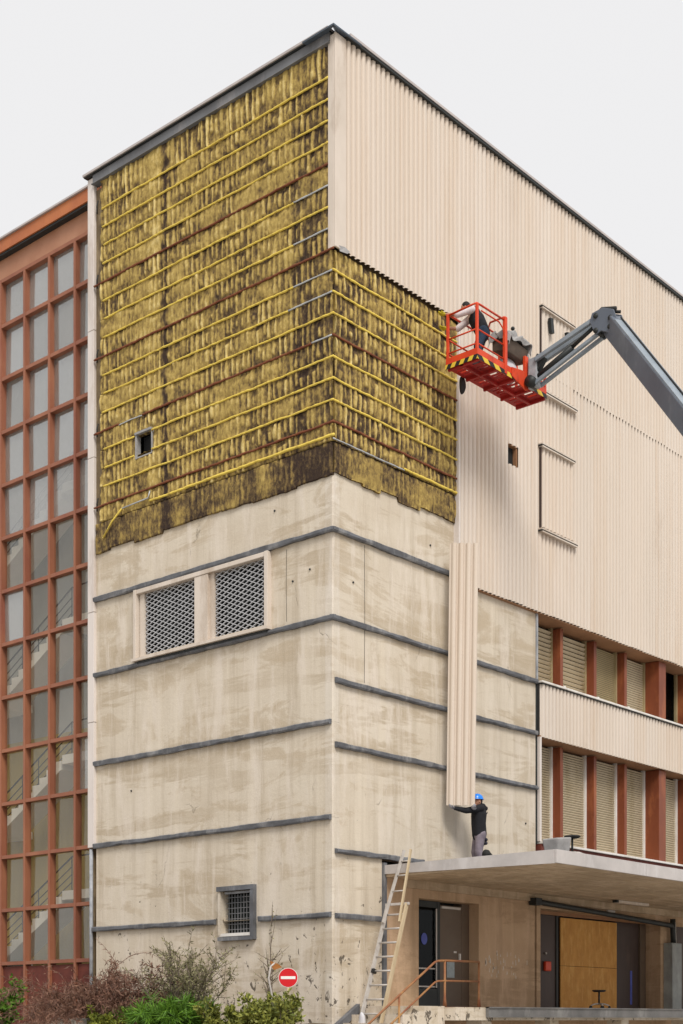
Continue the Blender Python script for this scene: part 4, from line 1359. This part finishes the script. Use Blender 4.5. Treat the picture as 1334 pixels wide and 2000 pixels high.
pr = [('c', pelv, .13, at(.02, 0, 1.15), .13), ('c', at(.02, 0, 1.15), .13, at(.02, 0, 1.36), .15), ('c', shL, .07, shR, .07), ('c', at(.02, 0, 1.40), .06, hd - Vector((0, 0, .05)), .055),
      ('c', shL, .055, elL, .045), ('c', elL, .043, HL - (HL - elL).normalized() * .06, .03), ('c', shR, .055, elR, .045), ('c', elR, .043, HRt - (HRt - elR).normalized() * .06, .03),
      ('c', hipL, .08, knL, .058), ('c', knL, .056, anL, .04), ('c', hipR, .08, knR, .058), ('c', knR, .056, anR, .04), ('c', anL, .04, anL + F * .13 - Vector((0, 0, .045)), .035), ('c', anR, .04, anR + F * .13 - Vector((0, 0, .045)), .035)]
face = (F + SR * -.25).normalized()
head(pr, hd, face)
hand(pr, HL - (HL - elL).normalized() * .06, (HL - elL), (0, 0, 1), 1)
hand(pr, HRt - (HRt - elR).normalized() * .06, (HRt - elR), (0, 0, 1), -1)
person = blob('person', pr, 'skin', None, .011, 2)
reorigin(person, (px, py, pz))
tag(person, 'worker in blue hard hat and black jacket on the canopy holding the loose panel', 'person')
jk = [('c', at(0, 0, .86), .165, at(.02, 0, 1.12), .165), ('c', at(.02, 0, 1.12), .165, at(.01, 0, 1.33), .175), ('c', at(.02, -.09, .86), .12, at(.02, -.10, 1.3), .14), ('c', at(.02, .09, .86), .12, at(.02, .10, 1.3), .14),
      ('c', shL, .092, shR, .092), ('c', shL, .088, elL, .068), ('c', elL, .068, HL - (HL - elL).normalized() * .08, .046), ('c', shR, .088, elR, .068), ('c', elR, .068, HRt - (HRt - elR).normalized() * .08, .046),
      ('c', at(-.06, -.05, 1.48), .075, at(-.06, .05, 1.48), .075), ('c', at(-.13, -.06, 1.44), .05, at(-.13, .06, 1.44), .05), ('c', at(.02, 0, 1.40), .09, at(.03, 0, 1.49), .08)]
blob('jacket', jk, 'jacket', person, .014, 3)
tr = [('c', at(0, -.05, .84), .145, at(0, .05, .84), .145), ('c', hipL, .115, knL, .092), ('c', knL, .092, anL + Vector((0, 0, .02)), .078), ('c', hipR, .115, knR, .092), ('c', knR, .092, anR + Vector((0, 0, .02)), .078)]
blob('trousers', tr, 'trousers', person, .014, 2)
for q in (-1, 1):
    b_ = at(-.115, .10 * q, .74)
    blob('pocket', [('c', b_ + SR * -.035, .038, b_ + SR * .035, .038), ('c', b_ + SR * -.035 - Vector((0, 0, .08)), .035, b_ + SR * .035 - Vector((0, 0, .08)), .035)], 'pocket', person, .012, 2)
for a_ in (anL, anR):
    blob('boot', [('c', a_ + Vector((0, 0, .06)), .062, a_ - Vector((0, 0, .02)), .058), ('c', a_ - Vector((0, 0, .025)), .052, a_ + F * .16 - Vector((0, 0, .035)), .045)], 'boot', person, .012, 2)
for h_, e_, sd_ in ((HL, elL, 1), (HRt, elR, -1)):
    gp = []
    w_ = h_ - (h_ - e_).normalized() * .06
    hand(gp, w_, (h_ - e_), (0, 0, 1), sd_, 1.02)
    gp = [(g_[0], g_[1], g_[2] + .004, g_[3], g_[4] + .004) for g_ in gp]
    blob('glove', gp, 'glove', person, .006, 2)
# hard hat: half shell with a brim
m = MB()
hc = hd + Vector((0, 0, .045))
n_, mm = 24, 9
for i in range(mm + 1):
    t = math.pi / 2 * i / mm
    for k_ in range(n_):
        a_ = 2 * math.pi * k_ / n_
        rr_ = math.sin(t)
        p = hc + face * (.135 * rr_ * math.cos(a_)) + face.cross(Vector((0, 0, 1))) * (.112 * rr_ * math.sin(a_)) + Vector((0, 0, .118 * math.cos(t)))
        m.v.append(tuple(p))
for i in range(mm):
    for k_ in range(n_):
        k2 = (k_ + 1) % n_
        m.f.append((i * n_ + k_, (i + 1) * n_ + k_, (i + 1) * n_ + k2, i * n_ + k2))
k0 = len(m.v)
for k_ in range(n_):
    a_ = 2 * math.pi * k_ / n_
    ex = 1.10 + .22 * max(0, math.cos(a_)) ** 3
    m.v.append(tuple(hc + face * (.135 * ex * math.cos(a_)) + face.cross(Vector((0, 0, 1))) * (.112 * 1.08 * math.sin(a_)) + Vector((0, 0, -.012))))
for k_ in range(n_):
    k2 = (k_ + 1) % n_
    m.f.append((mm * n_ + k_, k0 + k_, k0 + k2, mm * n_ + k2))
hat = m.build('hard_hat', 'helmet', person, True)
sm = hat.modifiers.new('thickness', 'SOLIDIFY'); sm.thickness = .006
blob('hair', [('c', hd - face * .05 - Vector((0, 0, .0)), .075, hd - face * .05 - Vector((0, 0, .07)), .062)], 'hair', person, .012, 2)
# printed patch across the back
bk = at(-.178, .06, 1.33)
m = MB()
for (r0, r1, za, zb) in ((-.10, .12, .045, .01), (-.0, .12, .0, -.03), (.03, .11, -.04, -.07)):
    m.add([bk + SR * r0 + Vector((0, 0, za)), bk + SR * r1 + Vector((0, 0, za - .06)), bk + SR * r1 + Vector((0, 0, zb - .06)), bk + SR * r0 + Vector((0, 0, zb))], [(0, 1, 2, 3)])
m.build('jacket_print', 'logo_grey', person)

# --- worker in the basket, bent towards the stripped wall
px, py, pz = BX + .62, BY + .36, BZ + .027
F = Vector((-.62, .78, 0)).normalized()
SR = F.cross(Vector((0, 0, 1))).normalized()
HL = Vector((BX - .02, BY + BW + .10, BZ + 1.17))
HRt = Vector((BX + .18, BY + BW + .22, BZ + .98))
hipL, hipR = at(-.05, -.10, .80), at(-.05, .10, .80)
knL, knR = at(.07, -.15, .44), at(.06, .16, .44)
anL, anR = at(0, -.17, .08), at(-.02, .19, .08)
chest = at(.13, 0, 1.15)
shL, shR = at(.20, -.19, 1.22), at(.17, .19, 1.24)
elL = shL.lerp(HL, .5) + Vector((-.02, -.02, -.08)); elR = shR.lerp(HRt, .5) + Vector((0, 0, -.13))
hd = at(.33, .0, 1.34)
pr = [('c', at(-.05, 0, .82), .13, chest, .14), ('c', shL, .07, shR, .07), ('c', at(.20, 0, 1.23), .06, hd, .055), ('c', shL, .055, elL, .045), ('c', elL, .043, HL - (HL - elL).normalized() * .06, .03),
      ('c', shR, .055, elR, .045), ('c', elR, .043, HRt - (HRt - elR).normalized() * .06, .03), ('c', hipL, .08, knL, .058), ('c', knL, .056, anL, .04), ('c', hipR, .08, knR, .058), ('c', knR, .056, anR, .04),
      ('c', anL, .04, anL + F * .13 - Vector((0, 0, .045)), .035), ('c', anR, .04, anR + F * .13 - Vector((0, 0, .045)), .035)]
head(pr, hd, (F + Vector((0, 0, -.25))).normalized())
hand(pr, HL - (HL - elL).normalized() * .06, (HL - elL), (0, .6, .8), 1)
hand(pr, HRt - (HRt - elR).normalized() * .06, (HRt - elR), (0, .6, .8), -1)
p2 = blob('person', pr, 'skin', None, .011, 2)
reorigin(p2, (px, py, pz))
tag(p2, 'worker in dark vest and jeans bending forward in the red lift basket', 'person')
blob('shirt', [('c', shL, .085, elL, .068), ('c', shR, .085, elR, .068), ('c', shL, .085, shR, .085), ('c', at(.04, 0, .98), .14, chest, .145), ('c', at(.14, 0, 1.2), .10, at(.22, 0, 1.26), .08)], 'shirt', p2, .014, 3)
blob('vest', [('c', at(-.05, 0, .80), .158, at(.09, 0, 1.10), .175), ('c', at(.07, -.08, 1.0), .125, at(.14, -.10, 1.22), .105), ('c', at(.07, .08, 1.0), .125, at(.14, .10, 1.22), .105), ('c', at(.10, -.1, 1.2), .09, at(.10, .1, 1.2), .09)], 'vest', p2, .014, 3)
blob('jeans', [('c', at(-.05, -.05, .77), .14, at(-.05, .05, .77), .14), ('c', hipL, .112, knL, .088), ('c', knL, .088, anL + Vector((0, 0, .02)), .072), ('c', hipR, .112, knR, .088), ('c', knR, .088, anR + Vector((0, 0, .02)), .072)], 'jeans', p2, .014, 2)
for a_ in (anL, anR):
    blob('boot', [('c', a_ + Vector((0, 0, .06)), .062, a_ - Vector((0, 0, .02)), .058), ('c', a_ - Vector((0, 0, .025)), .052, a_ + F * .16 - Vector((0, 0, .035)), .045)], 'boot', p2, .012, 2)
for h_, e_, sd_ in ((HL, elL, 1), (HRt, elR, -1)):
    gp = []
    hand(gp, h_ - (h_ - e_).normalized() * .06, (h_ - e_), (0, .6, .8), sd_, 1.02)
    gp = [(g_[0], g_[1], g_[2] + .006, g_[3], g_[4] + .006) for g_ in gp]
    blob('glove', gp, 'glove_yellow', p2, .007, 2)
blob('hair', [('e', tuple(hd + Vector((0, 0, .025)) - F * .02), (.10, .10, .115))], 'hair', p2, .012, 2)
blob('back_patch', [('c', at(-.08, .12, .92), .06, at(-.02, .14, 1.02), .055)], 'red_cloth', p2, .012, 2)

# ------------------------------------------------------------------ ladder
LD = thing('ladder', (-.3, -.9, 0), 'worn extension ladder leaning on the canopy corner', 'ladder')
t0, t1 = Vector((-.22, -.72, 0)), Vector((1.56, -.72, 5.09))
dl = (t1 - t0).normalized()
wv_ = Vector((0, 1, 0))
def lad(z): return t0 + dl * (z / dl.z)
def stile(a, b, wa, wb, side, mat, name='stile'):
    return MB().obox(lad(a) + wv_ * wa * side, lad(b) + wv_ * wb * side, .045, .075).build(name, mat, LD)
stile(0, 4.0, .29, .25, 1, 'alu'); stile(0, 4.0, .29, .25, -1, 'wood')
offv = Vector((-.06, 0, .02))
MB().obox(lad(3.6) + wv_ * .215 + offv, lad(5.12) + wv_ * .09 + offv, .035, .06).build('upper_stile', 'alu', LD)
MB().obox(lad(3.6) - wv_ * .215 + offv, lad(5.12) - wv_ * .09 + offv, .035, .06).build('upper_stile', 'wood', LD)
MB().obox(lad(4.0) + wv_ * .30, lad(4.0) - wv_ * .30, .06, .05).build('bracket_bar', 'alu', LD)
z = .3
while z < 3.9:
    MB().tube([lad(z) + wv_ * .265, lad(z) - wv_ * .265], .021, 7).build('rung', 'alu', LD, True)
    z += .29
for z, h in ((4.25, .165), (4.58, .135), (4.88, .11)):
    MB().tube([lad(z) + wv_ * h + offv, lad(z) - wv_ * h + offv], .016, 7).build('rung', 'alu', LD, True)
LDb = MB().obox(lad(2.58) + wv_ * .22, lad(2.66) + wv_ * .22, .07, .1).build('rubber_clamp', 'black_rubber', LD)
sack('rag', tuple(lad(1.55) + wv_ * .23), (.07, .07, .22), 'bag_white', LD, 21)

# ------------------------------------------------------------------ small loose things
def stool(x, y, z, lab, grp):
    T = thing('swivel_stool', (x, y, z), lab, 'stool', grp)
    seat = MB().tube([(x, y, z + .40), (x, y, z + .425), (x, y, z + .45)], [.12, .17, .155], 18).build('seat', 'black_rubber', T, True)
    MB().tube([(x, y, z + .10), (x, y, z + .40)], .022, 10).build('column', 'black', T, True)
    for k_ in range(5):
        a_ = 2 * math.pi * k_ / 5 + .3
        dx, dy = math.cos(a_), math.sin(a_)
        MB().tube([(x, y, z + .12), (x + dx * .14, y + dy * .14, z + .11), (x + dx * .24, y + dy * .24, z + .075)], [.022, .018, .014], 7).build('leg', 'alu', T, True)
        MB().ball((x + dx * .245, y + dy * .245, z + .035), .034, 10, 6).build('castor', 'black', T, True)
stool(8.25, -1.2, ZF - .028, 'small black swivel stool on the platform in front of the orange plywood', 'swivel stools')
stool(3.0, -3.75, CZ1 + .013, 'small black swivel stool standing up on the canopy roof', 'swivel stools')
b = MB().add([(3.35, -2.32, 0), (3.75, -2.32, 0), (3.75, -2.02, 0), (3.35, -2.02, 0), (3.28, -2.36, .34), (3.80, -2.36, .40), (3.80, -1.98, .40), (3.28, -1.98, .34)],
             [(0, 3, 2, 1), (0, 1, 5, 4), (1, 2, 6, 5), (2, 3, 7, 6), (3, 0, 4, 7), (4, 5, 6, 7)]).build('grey_crate', 'bag', None, bevel=.03)
b.data.transform(Matrix.Translation((-.98, -1.50, CZ1 + .013)))
reorigin(b, (2.57, -3.67, CZ1 + .013))
tag(b, 'grey open crate on the canopy roof left of the stool', 'crate')
q = MB().tube([(1.85, -2.45, CZ1 + .10), (1.89, -2.45, CZ1 + .10)], .09, 16).tube([(1.895, -2.45, CZ1 + .10), (2.3, -2.22, CZ1 + .10)], .075, 14).build('felt_roll', 'black_rubber', None, True)
reorigin(q, (1.85, -2.45, CZ1 + .013))
tag(q, 'short black roll of roofing felt lying on the canopy', 'roll')

# ------------------------------------------------------------------ planter, sign and shrubs
PT = thing('planter', (-3.5, 2, 0), 'raised planting bed with stone kerb along the building foot', 'planter')
m = MB()
nx_, ny_ = 16, 56
X0, X1, Y0, Y1 = -4.9, -.02, -1.55, 15.0
for j in range(ny_ + 1):
    for i in range(nx_ + 1):
        x = X0 + (X1 - X0) * i / nx_; y = Y0 + (Y1 - Y0) * j / ny_
        m.v.append((x, y, 1.36 + .16 * (i / nx_) + .035 * math.sin(x * 3.1 + y * 1.7) + .03 * math.sin(y * 4.3)))
for j in range(ny_):
    for i in range(nx_):
        a = j * (nx_ + 1) + i
        m.f.append((a, a + 1, a + nx_ + 2, a + nx_ + 1))
m.build('soil', 'soil', PT, True)
y = Y0
while y < Y1 - .6:
    h = rnd.uniform(-.02, .02)
    MB().box(X0 - .22, X0 + .1, y + .006, y + .874, 0, 1.47 + h).build('kerb_block', 'stone', PT, bevel=.02)
    y += .88
x = X0 + .1
while x < -.5:
    w = min(.8, -.3 - x)
    MB().box(x + .006, x + w - .006, Y0 - .22, Y0 + .05, 0, 1.47 + rnd.uniform(-.02, .02)).build('kerb_block', 'stone', PT, bevel=.02)
    x += w
MB().box(X0 - .24, X0 + .3, 1.75, 2.55, 1.50, 1.665).build('kerb_block', 'stone', PT, bevel=.03)

SG = thing('no_entry_sign', (-2.41, -1.04, 1.4), 'round red no entry sign on a wooden post in the shrubs', 'sign')
sn = Vector((-.75156, -.65967, 0)); sx_ = Vector((.65967, -.75156, 0))
c = Vector((-2.41, -1.04, 2.41))
def disc(r, d0, d1, nm, mat, parent, n=32):
    vs = [c + sx_ * (r * math.cos(t)) + Vector((0, 0, r * math.sin(t))) + sn * dd for dd in (d0, d1) for t in [2 * math.pi * i / n for i in range(n)]]
    return MB().add(vs, [tuple(range(n)), tuple(range(2 * n - 1, n - 1, -1))] + [(i, n + i, n + (i + 1) % n, (i + 1) % n) for i in range(n)]).build(nm, mat, parent)
pl = disc(.180, .0, .012, 'plate', 'sign_white', SG)
disc(.172, .0122, .015, 'red_face', 'sign_red', pl)
m = MB()
for dd in (.0152, .018):
    for a_, b_ in ((-.135, -.026), (.135, -.026), (.135, .026), (-.135, .026)):
        m.v.append(tuple(c + sx_ * a_ + Vector((0, 0, b_)) + sn * dd))
m.f = [(3, 2, 1, 0), (4, 5, 6, 7), (0, 1, 5, 4), (1, 2, 6, 5), (2, 3, 7, 6), (3, 0, 4, 7)]
m.build('white_bar', 'sign_white', pl)
MB().tube([(-2.40, -1.03, 1.35), (-2.40, -1.03, 2.5)], .028, 8).build('post', 'wood', SG, True)
bp = MB().tube([(-2.62, -.90, 1.4), (-2.66, -.86, 2.1), (-2.70, -.82, 2.40), (-2.66, -.84, 2.62), (-2.60, -.88, 2.68)], .018, 7)
bp = bp.build('bent_pipe', 'alu', None, True)
reorigin(bp, (-2.62, -.9, 1.4))
tag(bp, 'thin bent metal pipe with a rusty flap just left of the no entry sign', 'pipe')
MB().add([(-2.66, -.84, 2.62), (-2.55, -.93, 2.66), (-2.50, -.97, 2.60), (-2.62, -.88, 2.55), (-2.67, -.83, 2.72)], [(0, 1, 2, 3), (0, 4, 1)]).build('rusty_flap', 'leaf_rust', bp)

def leafquad(vs, fs, p, d, n_, ln, w):
    s_ = d.cross(n_)
    if s_.length < 1e-4: return
    s_.normalize()
    k = len(vs)
    vs += [tuple(p), tuple(p + d * ln * .45 + s_ * w), tuple(p + d * ln), tuple(p + d * ln * .45 - s_ * w)]
    fs.append((k, k + 1, k + 2, k + 3))

def rv(r): 
    return Vector((r.gauss(0, 1), r.gauss(0, 1), r.gauss(0, 1))).normalized()

def shrub(name, base, h, spread, nst, nleaf, lmat, bmat, lab, seed, leaf=(.07, .022), droop=0., curve=.3, sub=4, lean=(0, 0), grp=None, twig=.008, leafstart=.3):
    r = random.Random(seed)
    T = thing(name, base, lab, 'shrub', grp)
    st = MB(); vs, fs = [], []
    for i in range(nst):
        a = r.uniform(0, 2 * math.pi)
        d = Vector((math.cos(a) * spread * r.uniform(.1, 1) + lean[0], math.sin(a) * spread * r.uniform(.1, 1) + lean[1], 1)).normalized()
        p = Vector(base) + Vector((math.cos(a), math.sin(a), 0)) * r.uniform(0, .12 + spread * .25) - Vector((0, 0, .05))
        ln = h * r.uniform(.55, 1.05)
        def grow(p, d, ln, rad, lvl):
            n = 6 if lvl == 0 else 4
            pts, rs = [p.copy()], [rad]
            q = p.copy(); dd = d.copy()
            for k in range(n):
                dd = (dd + rv(r) * curve * .35 + Vector((0, 0, -droop * (k + 1) / n))).normalized()
                q = q + dd * ln / n
                pts.append(q.copy()); rs.append(rad * (1 - .75 * (k + 1) / n))
                if lvl < 1:
                    for _ in range(sub if k > 1 else sub // 2):
                        if r.random() < .6:
                            grow(q, (dd + rv(r) * .9).normalized(), ln * r.uniform(.18, .38), rad * .45, lvl + 1)
                f0 = (k + 1) / n
                if f0 > leafstart or lvl:
                    for _ in range(nleaf):
                        t = r.random()
                        pp = pts[-2].lerp(q, t) + rv(r) * .02
                        leafquad(vs, fs, pp, (dd * .6 + rv(r)).normalized(), rv(r), leaf[0] * r.uniform(.6, 1.3), leaf[1] * r.uniform(.6, 1.2))
            st.tube(pts, rs, 5, False)
        grow(p, d, ln, twig * r.uniform(.8, 1.4), 0)
    st.build('stems', bmat, T, True)
    if fs:
        me = bpy.data.meshes.new('foliage')
        me.from_pydata(vs, [], fs)
        me.update()
        me.materials.append(M[lmat])
        link('foliage', me, T)
    return T

shrub('dry_shrub', (-4.30, 2.40, 1.38), 1.75, .9, 54, 4, 'leaf_brown', 'twig_red', 'big brown withered shrub in front of the glazed stairwell', 1, (.11, .009), .42, .5, 5, twig=.013)
shrub('dry_shrub', (-3.85, 1.72, 1.40), 1.35, 1.1, 34, 5, 'leaf_brown', 'twig_red', 'low brown withered shrub right of the bigger withered one', 2, (.09, .012), .40, .5, 5, twig=.011)
shrub('leafy_shrub', (-4.30, 5.25, 1.40), 1.10, .4, 12, 6, 'leaf_green', 'bark', 'bright green shrub at the left edge below the glazing', 3, (.09, .03), .05, .4, 4)
shrub('woody_shrub', (-3.30, 1.00, 1.42), 1.55, .8, 30, 3, 'leaf_grey', 'bark', 'sparse grey green shrub with bare upright branches before the concrete wall', 4, (.08, .013), -.06, .25, 5, twig=.018, leafstart=.35)
shrub('dry_sapling', (-.9, .9, 1.5), 2.1, .22, 4, 1, 'leaf_grey', 'bark', 'thin dry sapling against the wall under the small window', 6, (.05, .016), -.03, .25, 5, twig=.022, leafstart=.6)
shrub('grass_clump', (-4.05, .25, 1.38), .66, .9, 60, 8, 'leaf_green', 'leaf_green', 'bright green grassy clump in front of the sparse shrub', 7, (.22, .011), .24, .3, 1, twig=.004, leafstart=.1)
shrub('grass_clump', (-4.1, .95, 1.38), .50, 1.0, 44, 8, 'leaf_green', 'leaf_green', 'lower green clump beside the withered shrubs', 17, (.20, .011), .22, .3, 1, twig=.004, leafstart=.1)
shrub('leafy_shrub', (-3.55, -.50, 1.38), .60, 1.0, 20, 4, 'leaf_dark', 'bark', 'dark green leafy shrub left of the no entry sign', 8, (.10, .024), .1, .45, 4)
shrub('leafy_shrub', (-2.95, -1.15, 1.38), .72, .75, 22, 4, 'leaf_dark', 'bark', 'dark green leafy shrub around the no entry sign post', 9, (.10, .024), .04, .45, 4)
shrub('leafy_shrub', (-4.45, 1.35, 1.38), .46, 1.1, 18, 6, 'leaf_yellow', 'bark', 'low yellow green shrub by the kerb below the withered shrubs', 10, (.07, .025), .15, .4, 5)
